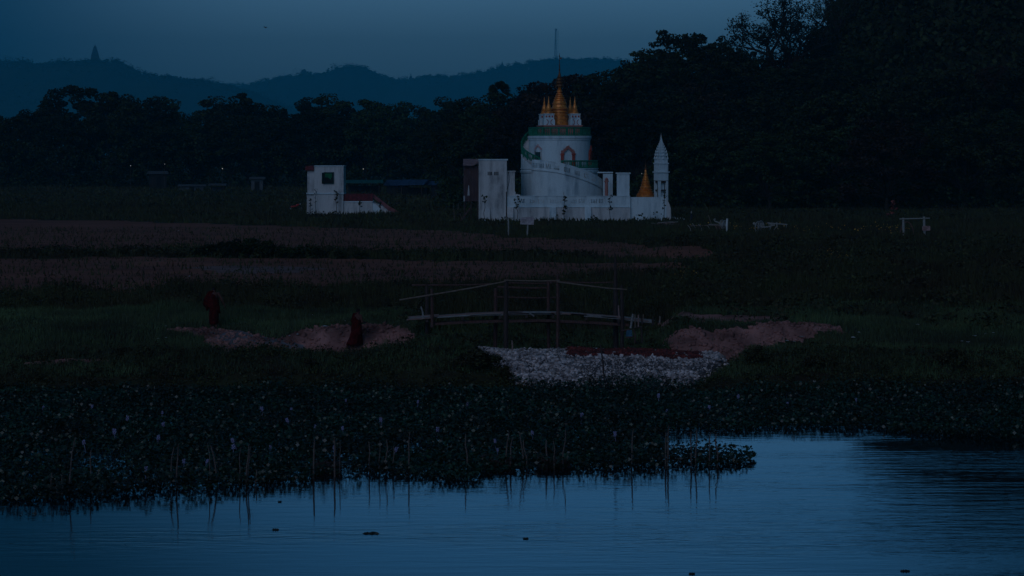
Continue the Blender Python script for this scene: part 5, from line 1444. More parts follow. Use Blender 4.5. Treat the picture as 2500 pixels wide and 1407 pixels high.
# tall seeded weeds standing in front of the lower field
def stalks(n, xf, y0, y1, r):
    Y = r.uniform(y0, y1, n * 5); X = (r.random(n * 5) * 2 - 1) * (.2237 * Y + 1)
    k = xf(X, Y) & (zone(X, Y) == 0); X, Y = X[k][:n], Y[k][:n]
    hh = r.uniform(.6, 1.4, len(X)); z = zg(X, Y)
    C = np.concatenate([np.stack([X + .03 * j * r.normal(size=len(X)), Y, z + hh * (.35 + .13 * j)], 1) for j in range(6)])
    lv_ = blob_leaves(C, np.full(len(C), .12), 6, .10, 1.2, .1)
    a = np.stack([X - .012, Y, z], 1); b = np.stack([X + .012, Y, z], 1); tp_ = np.stack([X, Y, z + hh], 1)
    V = np.stack([a, b, tp_, tp_], 1).reshape(-1, 3)
    return [lv_, (V, np.arange(len(V)).reshape(-1, 4), np.repeat(r.random(len(X)), 4))]
stuff('seeded_weeds', stalks(260, lambda X, Y: (X < 12), 114, 131, c_) + stalks(60, lambda X, Y: X > 8, 130, 185, c_), WEED, 'tall thin seeded weeds standing in front of the lower field')
# yellow flowers
def petals(pts, spread, per, size, r):
    out = []
    for px, py in pts:
        g = G(px, py, 100)
        n = per; X = g.x + r.normal(0, spread, n); Y = g.y + r.normal(0, spread * 1.2, n)
        P = np.stack([X, Y, zg(X, Y) + r.uniform(.2, .65, n)], 1)
        out.append(leaf_quads(P, r.normal(size=(n, 3)) + [0, -1, .6], size * (.6 + .8 * r.random(n))))
    return out
stuff('yellow_flowers', petals([(1680, 682), (1665, 672), (1695, 690)], .35, 26, .07, c_) + petals([(2025, 632), (2045, 636), (2060, 640)], .5, 22, .08, c_) + petals([(1800 + 22 * i, 560 + (i % 5) * 3) for i in range(20)], .9, 5, .13, c_) + petals([(1700, 562), (1762, 558), (1785, 560), (2172, 575), (2160, 572)], .5, 8, .13, c_), YFLOWER, 'small yellow flowers scattered in the weeds on the right bank')

# ------------------------------------------------------------------ shrubs and saplings
def shrub_mesh(seed, leaf=.16, n=22, per=60):
    r = random.Random(seed); cs, rs = [], []
    for i in range(n):
        a = r.uniform(0, 6.28); q = math.sqrt(r.random()) * .8
        cs.append((q * math.cos(a), q * math.sin(a), .25 + r.random() * (1.15 - q * .7))); rs.append(r.uniform(.2, .38))
    V, Q, A = blob_leaves(np.array(cs), np.array(rs), per, leaf, .8, .3)
    mb = MB()
    for i in range(7):
        c = Vector(cs[i * 3 % n]); mb.tube([(0.04 * math.cos(i), .04 * math.sin(i), -.1), c * .5 + Vector((0, 0, .05)), c], [.03, .02, .008], 4, False)
    me = bpy.data.meshes.new('stems'); me.from_pydata(mb.v, [], mb.f); me.update()
    return me, np_mesh('foliage', V, Q, False, A)
SH = [shrub_mesh(k) for k in (1, 2, 3, 4)]
def add_shrub(px, py, hpx, k, label, group, y0=100, wide=1.0, name='shrub', mt=None):
    g = G(px, py, y0); h = hpx * g.y / F; s_ = h / 1.5
    e = empty(name, g, label, 'shrub', group, random.uniform(0, 6.28)); e.scale = (s_ * wide, s_ * wide, s_)
    mesh_obj('stems', SH[k % 4][0], BARK, e); f = mesh_obj('foliage', SH[k % 4][1], WEED, e)
    if mt: f.material_slots[0].link = 'OBJECT'; f.material_slots[0].material = mt
hedge = [(500, 628, 34), (540, 628, 44), (580, 629, 52), (625, 629, 56), (662, 630, 46), (700, 631, 30), (733, 631, 36), (775, 632, 34), (830, 632, 24), (880, 633, 26), (940, 633, 28), (990, 634, 24), (300, 627, 20), (220, 627, 16), (1060, 634, 20), (1130, 635, 22)]
hedge.sort()
for i, (px, py, hp_) in enumerate(hedge):
    add_shrub(px, py, hp_, i, ordinal(i) + ' dark bush from the left in the strip between the two fields', 'dark bushes between the two fields', 130, 1.25, mt=LEAF)
for i, (px, py, hp_, y0, label) in enumerate([(1305, 536, 26, 240, 'dark bush at the foot of the pagoda wall behind the small sign board'), (1345, 538, 18, 240, 'low bush beside the pagoda wall right of the sign board'), (1440, 536, 16, 240, 'low dark bush at the foot of the third buttress'), (1500, 536, 14, 240, 'small bush under the right part of the pagoda wall'),
        (1545, 532, 30, 240, 'ragged bush against the low end wall below the golden stupa'), (1600, 530, 34, 240, 'ragged bush climbing the broken wall end'), (1168, 905, 58, 95, 'brown-green bush overhanging the left end of the gravel causeway'), (1225, 925, 40, 94, 'small bush at the gravel foot, left side'), (1590, 845, 22, 98, 'small bush on the ditch edge below the stick frame'),
        (2330, 900, 60, 94, 'rounded shrub on the dark right shore'), (1850, 890, 50, 94, 'rounded shrub on the shore right of the gravel causeway'), (1990, 905, 44, 94, 'broad low shrub on the right shore between two others'), (760, 900, 30, 94, 'small leafy shrub on the left grassy slope')]):
    add_shrub(px, py, hp_, i, label, None, y0, 1.0 if i != 6 else 1.5)
def sapling(px, pyb, pyt, y0, label, seed, spread=.25, nleaf=60, leaf=.16, mt=None, cr=.45, Yfix=None):
    g = G(px, pyb, y0) if Yfix is None else Vector((PX(px, Yfix), Yfix, PZ(pyb, Yfix)))
    h = PZ(pyt, g.y) - g.z; r = random.Random(seed)
    e = empty('sapling', g, label, 'sapling')
    m = MB(); pts = [(0, 0, -.2)]
    for k in range(1, 5): pts.append((r.uniform(-.05, .05) * h, r.uniform(-.04, .04) * h, h * k / 4 * .95))
    m.tube(pts, [.035, .03, .025, .018, .01], 5)
    cs, rs = [], []
    for k in range(9):
        z = h * (1 - cr * r.random()); a = r.uniform(0, 6.28); q = spread * h * r.random()
        c = (q * math.cos(a), q * math.sin(a), z); cs.append(c); rs.append(r.uniform(.10, .24) * max(.6, h * .35))
        m.tube([(pts[2][0], pts[2][1], min(z, h) * .85), c], [.012, .006], 4, False)
    m.build('stem', BARK, e)
    V, Q, A = blob_leaves(np.array(cs), np.array(rs), max(4, nleaf // 9), leaf, .8, .1)
    mesh_obj('foliage', np_mesh('foliage', V, Q, False, A), mt or LEAF, e)
YW = TY - 8.6
for (px, b0, t0, Yf, label, sd_, sp_, nl, cr_) in [(1183, 533, 478, YW, 'drooping young tree in front of the white two-storey block', 1, .10, 90, .3), (1262, 534, 472, YW, 'spindly sapling at the left end of the pierced wall', 2, .16, 110, .6),
        (1378, 534, 466, YW, 'leafy upright sapling against the middle of the pierced wall', 3, .07, 200, .85), (1490, 532, 472, YW, 'thin sapling at the right part of the pierced wall', 4, .10, 90, .7), (1621, 530, 470, YW, 'thin sapling before the broken wall end below the spire', 5, .08, 70, .7),
        (1247, 470, 448, TY - 6.4, 'little bush growing out of the stepped wall top', 6, .5, 60, .6),
        (758, 518, 485, BY - .8, 'short sapling at the left corner of the white cube house', 7, .12, 90, .8), (772, 518, 462, BY - .8, 'tall bare sapling in front of the white cube house', 8, .14, 30, .6), (822, 518, 466, BY - .9, 'leafiest sapling in front of the white cube house', 9, .12, 130, .6), (878, 518, 490, BY - .8, 'sapling in front of the low terrace of the white house', 10, .2, 110, .5), (928, 520, 492, BY - 1.0, 'sapling beside the stair of the white house', 11, .12, 80, .8)]:
    sapling(px, b0, t0, 0, label, sd_, sp_, nl, .17, None, cr_, Yf)
sapling(2180, 574, 488, 150, 'slender sapling with reddish leaves beside the goal-like frame', 14, .16, 120, .20, mat('red_leaves', (.26, .075, .06), (.16, .05, .045), 3, rnd=.5), .42)

# ------------------------------------------------------------------ frames, carts and signs on the plain
def post_set(name, label, items, Y, cat):
    """items: (part, px0, py0, px1, py1, radius, mat)"""
    g0 = items[0]; e = empty(name, (PX(g0[1], Y), Y, PZ(g0[2], Y)), label, cat); o = e.location.copy()
    for it in items:
        nm, x0, y0, x1, y1, r_, mm = it[:7]; off = it[7] if len(it) > 7 else 0
        m = MB(); a = Vector((PX(x0, Y + off), Y + off, PZ(y0, Y + off))) - o; b_ = Vector((PX(x1, Y + off), Y + off, PZ(y1, Y + off))) - o
        m.tube([a, a.lerp(b_, .5) + Vector((random.uniform(-.03, .03), 0, 0)), b_], [r_, r_ * .95, r_ * .88], 6); m.build(nm, mm, e)
    return e
PALEW = mat('bleached_wood', (.34, .33, .31), (.20, .19, .18), 5, rough=.9, stretch=(6, 6, 1))
gy_ = G(1240, 578, 150).y
post_set('sign_post', 'left of two pale posts at the field edge, with a bare crosspiece', [('post', 1241, 580, 1241, 533, .075, PALEW), ('crosspiece', 1229, 533, 1253, 532.5, .05, PALEW, -.05)], gy_, 'post')
e = post_set('sign_post', 'right of two pale posts, carrying a stained sign board', [('post', 1287, 580, 1289, 543, .085, PALEW)], gy_, 'sign')
o_ = e.location.copy()
m = MB(); xa, za = PX(1270, gy_) - o_.x, PZ(549, gy_) - o_.z; xb, zb = PX(1303, gy_) - o_.x, PZ(530, gy_) - o_.z
m.prism([(xa, za + .05), (xb, za), (xb + .02, zb), (xa + .12, zb - .03), (xa + .05, zb - .15)], -.14, -.10); sb = m.build('board', mat('stained_board', (.50, .44, .46), (.30, .25, .28), 5), e)
m = MB()
for k, pts in enumerate([[(.15, .12), (.2, .4), (.28, .15)], [(.3, .42), (.36, .2), (.33, .1)], [(.42, .12), (.44, .44)], [(.12, .45), (.55, .47)], [(.2, .25), (.32, .3)], [(.5, .4), (.54, .2)]]):
    m.tube([(xa + px_, -.15, za + pz_) for px_, pz_ in pts], .014, 4)
m.build('scrawl', DARKVOID, sb)
gy_ = G(2210, 576, 150).y
e = post_set('goal_frame', 'pale two-post frame with crossbar and little pink notice on the right', [('post', 2207, 580, 2205, 532, .11, PALEW), ('post', 2258, 580, 2256, 529, .11, PALEW), ('crossbar', 2196, 535, 2270, 533, .055, PALEW, -.1)], gy_, 'frame')
o_ = e.location.copy(); xa, za = PX(2251, gy_) - o_.x, PZ(563, gy_) - o_.z; xb, zb = PX(2270, gy_) - o_.x, PZ(552, gy_) - o_.z
m = MB(); m.b2(xa, xb, -.2, -.16, za, zb); sb = m.build('notice', mat('pink_board', (.44, .26, .25), (.28, .16, .16), 6), e)
m = MB()
for k in range(3): m.b2(xa + .08, xb - .1 - .1 * k, -.212, -.202, zb - .1 - k * .1, zb - .06 - k * .1)
m.build('notice_lines', WOODD, sb)
arch = MB(); Y = gy_ + 1.0
arch.tube([(PX(2214 + 17 * math.cos(a), Y), Y, PZ(578 - 36 * math.sin(a), Y)) for a in np.linspace(0, math.pi, 14)], .05, 5)
tag(arch.build('arch_hoop', mat('rusty_brown', (.18, .09, .07), (.1, .05, .045), 5)), 'brown bent hoop standing behind the left post of the goal frame', 'hoop')
# row of hoops (uncovered tunnel frame)
gy_ = G(1730, 567, 150).y
hf = empty('hoop_frame', (PX(1730, gy_), gy_, PZ(566, gy_)), 'row of bent pale hoops on a low pole frame by the carts', 'frame'); o_ = hf.location.copy()
def hq_(u, v, off=0.0): return tuple(Vector((PX(1640 + u / 7.353, gy_ + off), gy_ + off, PZ(480 + v / 7.353, gy_ + off))) - o_)
for k, (u, v) in enumerate([(285, 515), (370, 490), (480, 500), (630, 515), (745, 500), (850, 515)]):
    m = MB(); w_ = 55 + (10 if k > 3 else 0)
    m.tube([hq_(u, v, .6), hq_(u + w_ * .55, v + 30, .2), hq_(u + w_, v + 75, -.2), hq_(u + w_ * .98 + 4, 650, -.4)], [.03, .032, .034, .034], 5); m.build('hoop', PALEW if k != 4 else PLANKP, hf)
m = MB(); m.tube([hq_(330, 528, .2), hq_(600, 522, .2), hq_(860, 500, .2)], .04, 5); m.build('ridge_pole', BAMBOO, hf)
m = MB(); m.tube([hq_(655, 330, .4), hq_(715, 500, .2)], .025, 5); m.build('leaning_rod', BAMBOO, hf)
m = MB()
for k in range(7):
    u = 790 + k * 16; m.tube([hq_(u, 505 + k * 4, .3), hq_(u + 14, 600 + k * 3, -.3)], .03, 4)
m.build('woven_end', mat('brown_mat', (.20, .10, .075), (.12, .06, .05), 6), hf)
post_set('white_post', 'white painted post standing beside the hoop frame', [('shaft', 1774, 567, 1775.5, 534, .10, mat('white_post_paint', (.7, .7, .7), (.5, .5, .5), 4))], gy_ - .5, 'post')
def wheel(mbp, c, r_, nx, parent, name='wheel'):
    m = MB(); n = 20
    ring = [(c[0] + r_ * math.cos(6.283 * k / n) * nx[0], c[1] + r_ * math.cos(6.283 * k / n) * nx[1], c[2] + r_ * math.sin(6.283 * k / n)) for k in range(n + 1)]
    m.tube(ring, .05, 5, False); rim = m.build(name, PALEW, parent)
    m = MB()
    for k in range(10):
        a = 6.283 * k / 10; m.tube([c, (c[0] + r_ * math.cos(a) * nx[0], c[1] + r_ * math.cos(a) * nx[1], c[2] + r_ * math.sin(a))], .028, 4)
    m.add(*ell(c, (.11, .11, .11), 8, 6)); m.build('spokes', PALEW, rim)
c1 = empty('ox_cart', (PX(1770, gy_ + 1.2), gy_ + 1.2, PZ(566, gy_ + 1.2)), 'old spoked cart partly hidden behind the white post and hoops', 'cart'); o2 = c1.location.copy()
wheel(None, (0, 0, .55), .48, (.55, .83), c1)
m = MB(); m.box((-.7, .2, .62), (1.5, .8, .12)); m.build('bed', PALEW, c1)
m = MB(); m.tube([(-.2, .1, .7), (-.9, .2, .95), (-1.0, .2, 1.1), (-.85, .2, 1.15)], .06, 5); m.build('carved_prow', PALEW, c1)
wheel(None, (-.2, .9, .55), .48, (.55, .83), c1)
gy2 = G(1870, 567, 150).y
c2 = empty('ox_cart', (PX(1880, gy2), gy2, PZ(566, gy2)), 'pale ox cart with spoked wheels and long raised shaft in the weeds', 'cart'); o2 = c2.location.copy()
def cq(u, v, off=0.0): return tuple(Vector((PX(1640 + u / 7.353, gy2 + off), gy2 + off, PZ(480 + v / 7.353, gy2 + off))) - o2)
wheel(None, cq(1555, 560), .55, (.6, .8), c2); wheel(None, cq(1600, 550, .9), .55, (.6, .8), c2)
for (u0, v0, u1, v1, r_, nm) in [(1715, 475, 2075, 505, .06, 'shaft'), (1600, 555, 1740, 548, .06, 'axle_beam'), (1740, 548, 1850, 505, .06, 'side_rail'), (1730, 480, 1850, 525, .04, 'brace'), (1780, 540, 1760, 610, .04, 'prop'), (1880, 540, 1920, 610, .04, 'prop'), (1880, 540, 1835, 600, .04, 'prop'), (2015, 505, 2015, 550, .03, 'yoke_peg'), (2055, 505, 2060, 565, .03, 'yoke_peg'), (1580, 490, 1650, 480, .03, 'top_rail'), (1455, 485, 1520, 500, .05, 'tail_beam'), (1885, 465, 1890, 545, .06, 'yoke_post')]:
    m = MB(); m.tube([cq(u0, v0), cq(u1, v1)], r_, 5); m.build(nm, PALEW, c2)
for k in range(6):
    m = MB(); u = 1585 + k * 12; m.tube([cq(u, 482), cq(u, 550)], .02, 4); m.build('slat', PALEW, c2)
for k in range(6):
    m = MB(); u = 1740 + k * 18; m.tube([cq(u, 482 + k), cq(u + 4, 525)], .02, 4); m.build('slat', PALEW, c2)
m = MB(); m.add(*ell(cq(1480, 487), (.13, .1, .12), 10, 8)); m.build('hub_end', PALEW, c2)
# brushwood heap, dark post
wp = empty('brushwood_heap', tuple(G(1632, 552, 150)), 'low heap of pale brushwood right of the rubble below the spire', 'heap')
for k in range(26):
    a = random.uniform(-.35, .35); L0 = random.uniform(.7, 2.2); cx = random.uniform(-.9, .8)
    m = MB(); z = random.uniform(.05, .42) * (1 - abs(cx) * .5)
    m.tube([(cx - L0 / 2 * math.cos(a), random.uniform(-.4, .4), z - L0 / 2 * math.sin(a) * .4), (cx + L0 / 2 * math.cos(a), random.uniform(-.4, .4), z + L0 / 2 * math.sin(a) * .4)], random.uniform(.02, .045), 4)
    m.build('stick', random.choice([PALEW, PLANKP, BAMBOO, WOODR]), wp)
dp = G(1687, 541, 150)
post_set('dark_post', 'short dark post with a pale top left of the hoop frame', [('shaft', 1687, 543, 1688, 522, .12, mat('navy_post', (.02, .03, .05), (.015, .02, .03), 5)), ('tip', 1687.5, 521, 1687.5, 516, .07, PALEW)], dp.y, 'post')
# stakes of the light fence by the lean-to
for i, (x0, y0, x1, y1, lb_) in enumerate([(1131, 540, 1123, 522, 'leaning fence stake left of the tin lean-to'), (1110, 537, 1107, 497, 'thin upright stick left of the tin lean-to'), (1118, 508, 1119, 498, 'short stick between the two stakes by the lean-to')]):
    Y = TY - 9
    m = MB(); m.tube([(PX(x0, Y), Y, PZ(y0, Y) - .2), (PX(x1, Y), Y, PZ(y1, Y))], [.045, .03], 5); tag(m.build('fence_stake', STAKE), lb_, 'stake')
# old earth terrace beside the frame
tr_g = G(2090, 582, 150)
# little red motorbike beside the white house
mk = G(722, 516, 200)
mo_ = empty('motorbike', (mk.x, mk.y, mk.z), 'small red motorbike parked left of the white cube house', 'motorbike')
for sx in (-.62, .62):
    m = MB(); n = 16; m.tube([(sx + .3 * math.cos(6.283 * k / n), 0, .3 + .3 * math.sin(6.283 * k / n)) for k in range(n + 1)], .05, 5, False); wh = m.build('wheel', DARKVOID, mo_)
    m = MB()
    for k in range(6): m.tube([(sx, 0, .3), (sx + .3 * math.cos(k * 1.047), 0, .3 + .3 * math.sin(k * 1.047))], .012, 4)
    m.build('spokes', PALEW, wh)
REDB = mat('red_enamel', (.45, .03, .03), (.3, .02, .02), 4, rough=.4)
m = MB(); m.tube([(-.6, 0, .55), (-.1, 0, .62), (.2, 0, .75), (.45, 0, .85)], [.10, .12, .13, .06], 8); m.build('body', REDB, mo_)
m = MB(); m.box((-.3, 0, .76), (.7, .24, .10), 0, .85); m.build('seat', DARKVOID, mo_)
m = MB(); m.tube([(.62, 0, .3), (.45, 0, .95)], .035, 5); m.build('fork', DARKVOID, mo_)
m = MB(); m.tube([(.40, -.32, 1.02), (.45, 0, .96), (.40, .32, 1.02)], .02, 5); m.build('handlebar', DARKVOID, mo_)
m = MB(); m.add(*ell((.55, 0, .88), (.08, .08, .09), 10, 8)); m.build('headlight', TIN, mo_)
m = MB(); m.box((0, 0, .36), (.4, .22, .26)); m.build('engine', DARKVOID, mo_)

# ------------------------------------------------------------------ village under the trees
def hut(px, Y, w, d, hw_, hr, roofm, wallm_, label, rz=0.0, posts=False):
    X = PX(px, Y); z = zg1(X, Y)
    e = empty('hut', (X, Y, z), label, 'hut', 'village huts under the trees', rz)
    m = MB()
    if posts:
        for sx in (-1, 1):
            for sy in (-1, 1):
                q = MB(); q.box((sx * w * .46, sy * d * .46, hw_ / 2 - .1), (.14, .14, hw_ + .2)); q.build('post', WOODD, e)
        m.b2(-w * .45, w * .45, d * .2, d * .45, -.1, hw_ * .7); m.build('wall', wallm_, e)
    else:
        m.b2(-w / 2, w / 2, -d / 2, d / 2, -.3, hw_); m.build('wall', wallm_, e)
        q = MB(); q.b2(-.45, .45, -d / 2 - .03, -d / 2 + .1, -.1, hw_ * .8); q.build('door', DARKVOID, e)
    q = MB(); o_ = .4
    q.add([(-w / 2 - o_, -d / 2 - o_, hw_ + .02), (w / 2 + o_, -d / 2 - o_, hw_ + .02), (w / 2 + o_, 0, hw_ + hr), (-w / 2 - o_, 0, hw_ + hr), (w / 2 + o_, d / 2 + o_, hw_ + .02), (-w / 2 - o_, d / 2 + o_, hw_ + .02),
           (-w / 2 - o_, -d / 2 - o_, hw_ - .06), (w / 2 + o_, -d / 2 - o_, hw_ - .06), (w / 2 + o_, d / 2 + o_, hw_ - .06), (-w / 2 - o_, d / 2 + o_, hw_ - .06)],
          [(0, 1, 2, 3), (3, 2, 4, 5), (6, 9, 8, 7), (0, 6, 7, 1), (4, 8, 9, 5), (1, 7, 8, 4, 2), (5, 9, 6, 0, 3)])
    q.build('roof', roofm, e)
BLUER = mat('blue_tin_roof', (.035, .07, .14), (.02, .035, .07), 1.5, rough=.6)
GREENR = mat('green_tin_roof', (.02, .11, .09), (.014, .06, .055), 1.5, rough=.6)
GREYR = mat('grey_thatch', (.09, .09, .10), (.05, .05, .055), 2, rough=.95)
WALLH = mat('hut_wall', (.035, .03, .03), (.02, .018, .018), 2, rough=.9)
PALEH = mat('pale_hut_wall', (.10, .105, .12), (.06, .065, .07), 2, rough=.9)
hut(888, 420, 6.0, 4, 1.9, .5, GREENR, WALLH, 'long low hut with a green tin roof right of the white house', 0, True)
hut(970, 405, 2.8, 3, 1.7, .9, BLUER, WALLH, 'small hut with the brightest blue roof behind the terrace', .4)
hut(1014, 400, 3.8, 4, 1.9, .8, BLUER, WALLH, 'wider blue-roofed hut between two smaller roofs', -.3, True)
hut(1078, 395, 3.0, 3, 1.9, .6, BLUER, WALLH, 'blue-roofed hut nearest the tin lean-to', .2)
hut(385, 470, 3.0, 3, 3.0, .5, GREYR, WALLH, 'raised hut with grey roof at the far left lights', .3)
hut(532, 440, 2.5, 2, 1.2, .3, GREYR, PALEH, 'tiny pale hut below the brightest lamp', 0, True)
hut(629, 450, 2.2, 2, 2.2, .4, GREYR, PALEH, 'narrow pale hut under the skyline gap', 0)
hut(470, 450, 4.5, 2, .9, .3, GREYR, PALEH, 'low pale shed left of the tiny pale hut', 0)
LAMP = bpy.data.materials.new('lamp_glow'); t, b = nodes_of(LAMP)
b.inputs['Emission Color'].default_value = (1, .93, .8, 1); b.inputs['Emission Strength'].default_value = .22; b.inputs['Base Color'].default_value = (.8, .8, .8, 1)
for (px, py, Y, r_, label) in [(319, 405, 452, .09, 'village lamp farthest left below the dark treeline'), (402, 401, 456, .07, 'faint village lamp above the raised hut'), (543, 412, 440, .12, 'brightest village lamp above the tiny pale hut'), (887, 413, 425, .11, 'bluish lamp above the green-roofed hut'), (1567, 424, 300, .05, 'tiny light between the pillar and the small golden stupa')]:
    X = PX(px, Y); z = zg1(X, Y); e = empty('lamp_post', (X, Y, z), label, 'lamp'); zt = PZ(py, Y) - z
    m = MB(); m.tube([(0, .1, -.3), (0, .1, zt + .15), (0, 0, zt + .18)], .05, 5); m.build('pole', WOODD, e)
    m = MB(); r_ *= .75; m.add(*ell((0, 0, zt), (r_, r_, r_), 8, 6)); m.build('bulb', LAMP, e)

# ------------------------------------------------------------------ temples and mast on the ridges
STF = mat('far_stone', (.05, .05, .055), (.035, .035, .04), .3, rough=.95)
STW = mat('far_white_stone', (.62, .62, .62), (.5, .5, .5), .3, rough=.95)
def far_tower(name, px, top_py, base_py, Y, wpx, prof, label, m_, cat, sides=4):
    X = PX(px, Y); zb = PZ(base_py, Y); e = empty(name, (X, Y, zb), label, cat)
    h = PZ(top_py, Y) - zb; w = wpx * Y / F / 2 * (1.0 if sides > 4 else 1.2)
    k = len(prof) // 2
    a = MB(); a.lathe([(w * prof[0][0], -28)] + [(w * r_, h * z) for r_, z in prof[:k + 1]], sides, (0, 0, 0), math.pi / 4 + .2); a.build('body', m_, e)
    a = MB(); a.lathe([(w * r_ * .999, h * z) for r_, z in prof[k:]], sides, (0, 0, 0), math.pi / 4 + .2); a.build('spire', m_, e)
far_tower('temple_tower', 232, 109, 152, 6600, 26, [(1.15, 0), (1.1, .06), (.98, .08), (.95, .2), (.85, .32), (.74, .45), (.62, .58), (.50, .70), (.46, .72), (.36, .82), (.24, .88), (.13, .91), (.15, .93), (.07, .96), (.01, 1.06)], 'tall tapering temple tower silhouetted on the left hilltop', STF, 'temple')
SP = [(1.0, 0), (.95, .1), (.8, .14), (.78, .25), (.62, .3), (.6, .42), (.42, .52), (.25, .62), (.2, .7), (.1, .82), (.02, 1.0)]
far_tower('hill_stupa', 1003, 179, 196, 9000, 12, SP, 'tiny pointed stupa in the dip of the ridge', STF, 'stupa', 12)
far_tower('hill_stupa', 1226, 149, 168, 9000, 16, SP, 'grey stepped stupa on the rising ridge left of the mast', STF, 'stupa', 12)
far_tower('hill_stupa', 1291, 165, 180, 8750, 12, SP, 'small white stupa on the slope just left below the mast', STW, 'stupa', 12)
far_tower('hill_stupa', 1264, 170, 178, 8750, 6, SP, 'tiny white dot-like stupa on the ridge slope', STW, 'stupa', 10)
far_tower('hill_stupa', 1389, 166, 176, 8750, 6, SP, 'tiny white stupa right of the golden spire tip on the ridge', STW, 'stupa', 10)
far_tower('hill_stupa', 350, 172, 188, 6600, 3, SP, 'thin pillar shrine on the right shoulder of the left hill', STF, 'stupa', 8)
pv_ = empty('hill_pavilion', (PX(742, 9000), 9000, PZ(184, 9000)), 'small tiered pavilion on the ridge left of the round summit', 'pavilion')
m = MB(); m.b2(-10, 10, -10, 10, -21, 9.3); m.build('body', STF, pv_)
m = MB(); m.lathe([(19, 9.35), (18.6, 10.8), (10, 15.7)], 4, (0, 0, 0), .785); m.lathe([(13.6, 15.75), (13, 17.1), (4.3, 22.2)], 4, (0, 0, 0), .785); m.build('roof', STF, pv_)
# terrace walls on the far slope
for i, (px0, px1, py, lb_) in enumerate([(1100, 1180, 196, 'long pale terrace wall on the far slope'), (1212, 1236, 186, 'short pale terrace wall below the grey ridge stupa'), (1280, 1310, 178, 'white platform below the small white ridge stupa')]):
    Y = 8650 if i < 2 else 8730
    m = MB(); x0, x1 = PX(px0, Y), PX(px1, Y); z = PZ(py, Y)
    m.prism([(x0, z - 5.8), (x1, z + 10.7 * (i == 0) - 5.1), (x1, z + 10.7 * (i == 0)), (x0, z)], Y, Y + 6); tag(m.build('terrace_wall', STW if i == 2 else STF), lb_, 'wall')
Y = 9000; X = PX(1357, Y); zb = PZ(150, Y)
e = empty('radio_mast', (X, Y, zb), 'tall lattice radio mast with antennas on the far ridge', 'mast'); h = PZ(70, Y) - zb
for i, (dx_, dy_) in enumerate([(-3.0, -1.8), (3.0, -1.8), (0, 2.7)]):
    m = MB(); m.tube([(dx_ * 1.5 - 1.8, dy_ * 1.5, -22), (dx_ * .6, dy_ * .6, h)], [.7, .6], 5); m.build('leg', STF, e)
m = MB(); n = 16; nodes_ = []
for k in range(n + 1):
    t2 = k / n; s_ = 1.5 - .9 * t2; z = h * t2
    for (a, b_) in (((-3.0, -1.8), (3.0, -1.8)), ((3.0, -1.8), (0, 2.7)), ((0, 2.7), (-3.0, -1.8))):
        m.tube([(a[0] * s_, a[1] * s_, z), (b_[0] * s_, b_[1] * s_, z)], .2, 4)
        if k < n: m.tube([(a[0] * s_, a[1] * s_, z), (b_[0] * s_, b_[1] * s_, z + h / n)], .2, 4)
m.build('lattice', STF, e)
m = MB(); m.tube([(8.0, 1.8, -22), (7.4, 1.8, h * .98)], [.5, .45], 5); m.build('slender_mast', STF, e)
for k, (xx, zz) in enumerate([(8.3, .78), (8.3, .88), (-2.6, .62), (-2.6, .95), (2.6, .96)]):
    m = MB(); m.box((xx, -1.3, h * zz), (1.8, 1.8, 6.5)); m.build('antenna', STF, e)
# bird
e = empty('bird', (PX(648, 240), 240, PZ(68, 240)), 'small dark bird flying in the upper left sky', 'bird', None, R(70)); e.rotation_euler = (.2, .15, R(60))
BIRD = mat('bird_feather', (.02, .02, .022), (.012, .012, .014), 9)
m = MB(); m.tube([(-.17, 0, 0), (-.10, 0, .01), (0, 0, .0), (.09, 0, .01), (.13, 0, .02), (.16, 0, .015)], [.012, .032, .045, .032, .028, .006], 8); m.build('body', BIRD, e, True)
for sg in (-1, 1):
    m = MB(); m.add([(.06, 0, .02), (-.06, 0, .02), (-.07, sg * .14, .10), (.05, sg * .15, .11), (-.02, sg * .30, .05), (.06, 0, .008), (-.06, 0, .008), (-.07, sg * .14, .092), (.05, sg * .15, .1), (-.02, sg * .30, .046)], [(0, 1, 2, 3), (3, 2, 4), (8, 7, 6, 5), (9, 7, 8), (0, 3, 8, 5), (3, 4, 9, 8), (1, 6, 7, 2), (2, 7, 9, 4)]); m.build('wing', BIRD, e)
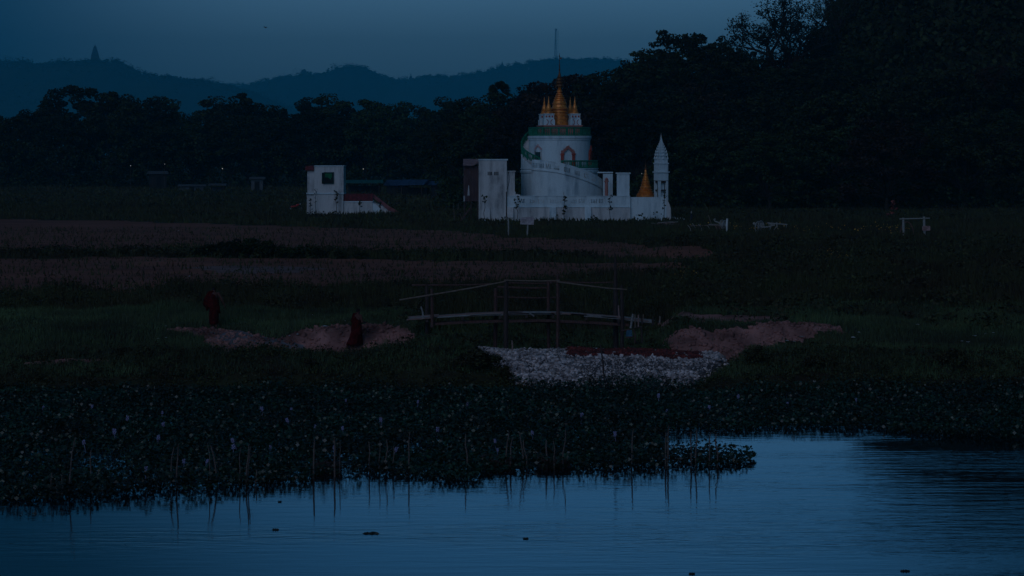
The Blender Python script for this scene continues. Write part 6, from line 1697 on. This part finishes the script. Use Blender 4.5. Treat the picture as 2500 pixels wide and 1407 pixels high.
m = MB(); m.add([(-.15, 0, .0), (-.28, -.05, .01), (-.28, .05, .01), (-.15, 0, -.012), (-.28, -.05, 0), (-.28, .05, 0)], [(0, 1, 2), (5, 4, 3), (0, 3, 4, 1), (2, 5, 3, 0), (1, 4, 5, 2)]); m.build('tail', BIRD, e)

# ------------------------------------------------------------------ scraps of litter
lit = [(766, 773, .30), (386, 831, .16), (405, 829, .16), (843, 787, .08), (794, 801, .22), (726, 821, .14), (707, 824, .1), (1875, 735, .34), (1955, 826, .28), (2084, 828, .22), (2097, 816, .14), (1922, 836, .16), (1939, 839, .18), (2380, 824, .2), (2407, 819, .14), (2424, 816, .16), (2241, 797, .2), (2363, 839, .18), (2348, 837, .14), (1622, 848, .12), (462, 678, .14), (436, 565, .14), (350, 850, .12), (405, 800, .1)]
lit.sort()
for i, (px, py, s_) in enumerate(lit):
    g = G(px, py, 95.5)
    m = MB(); r_ = random.Random(i); n = 9
    ring = [(s_ * (.35 + .3 * r_.random()) * math.cos(6.283 * k / n), s_ * (.35 + .3 * r_.random()) * math.sin(6.283 * k / n), .02 + .12 * s_ * r_.random()) for k in range(n)]
    m.add(ring + [(0, 0, .03 + s_ * .22 * r_.random())] + [(0, 0, .0)], [(k, (k + 1) % n, n) for k in range(n)] + [((k + 1) % n, k, n + 1) for k in range(n)])
    tag(m.build('plastic_litter', LITTER, None, False, None, (g.x, g.y, g.z + .04)), 'crumpled white scrap, %s from the left of those on the banks' % ordinal(i), 'litter', 'white litter on the banks')

# ------------------------------------------------------------------ haze
hz = MB(); hz.b2(-3700, 3700, -90, 11300, -6, 520)
hmat = bpy.data.materials.new('evening_haze'); hmat.use_nodes = True
t = hmat.node_tree; t.nodes.clear()
out = t.nodes.new('ShaderNodeOutputMaterial'); pvv = t.nodes.new('ShaderNodeVolumePrincipled')
pvv.inputs['Color'].default_value = (.05, .72, 1.0, 1)
pvv.inputs['Density'].default_value = .00014
pvv.inputs['Anisotropy'].default_value = 0.0
t.links.new(pvv.outputs[0], out.inputs['Volume'])
ho = hz.build('haze', hmat); tag(ho, 'thin blue evening haze over the plain', None, None, 'stuff')
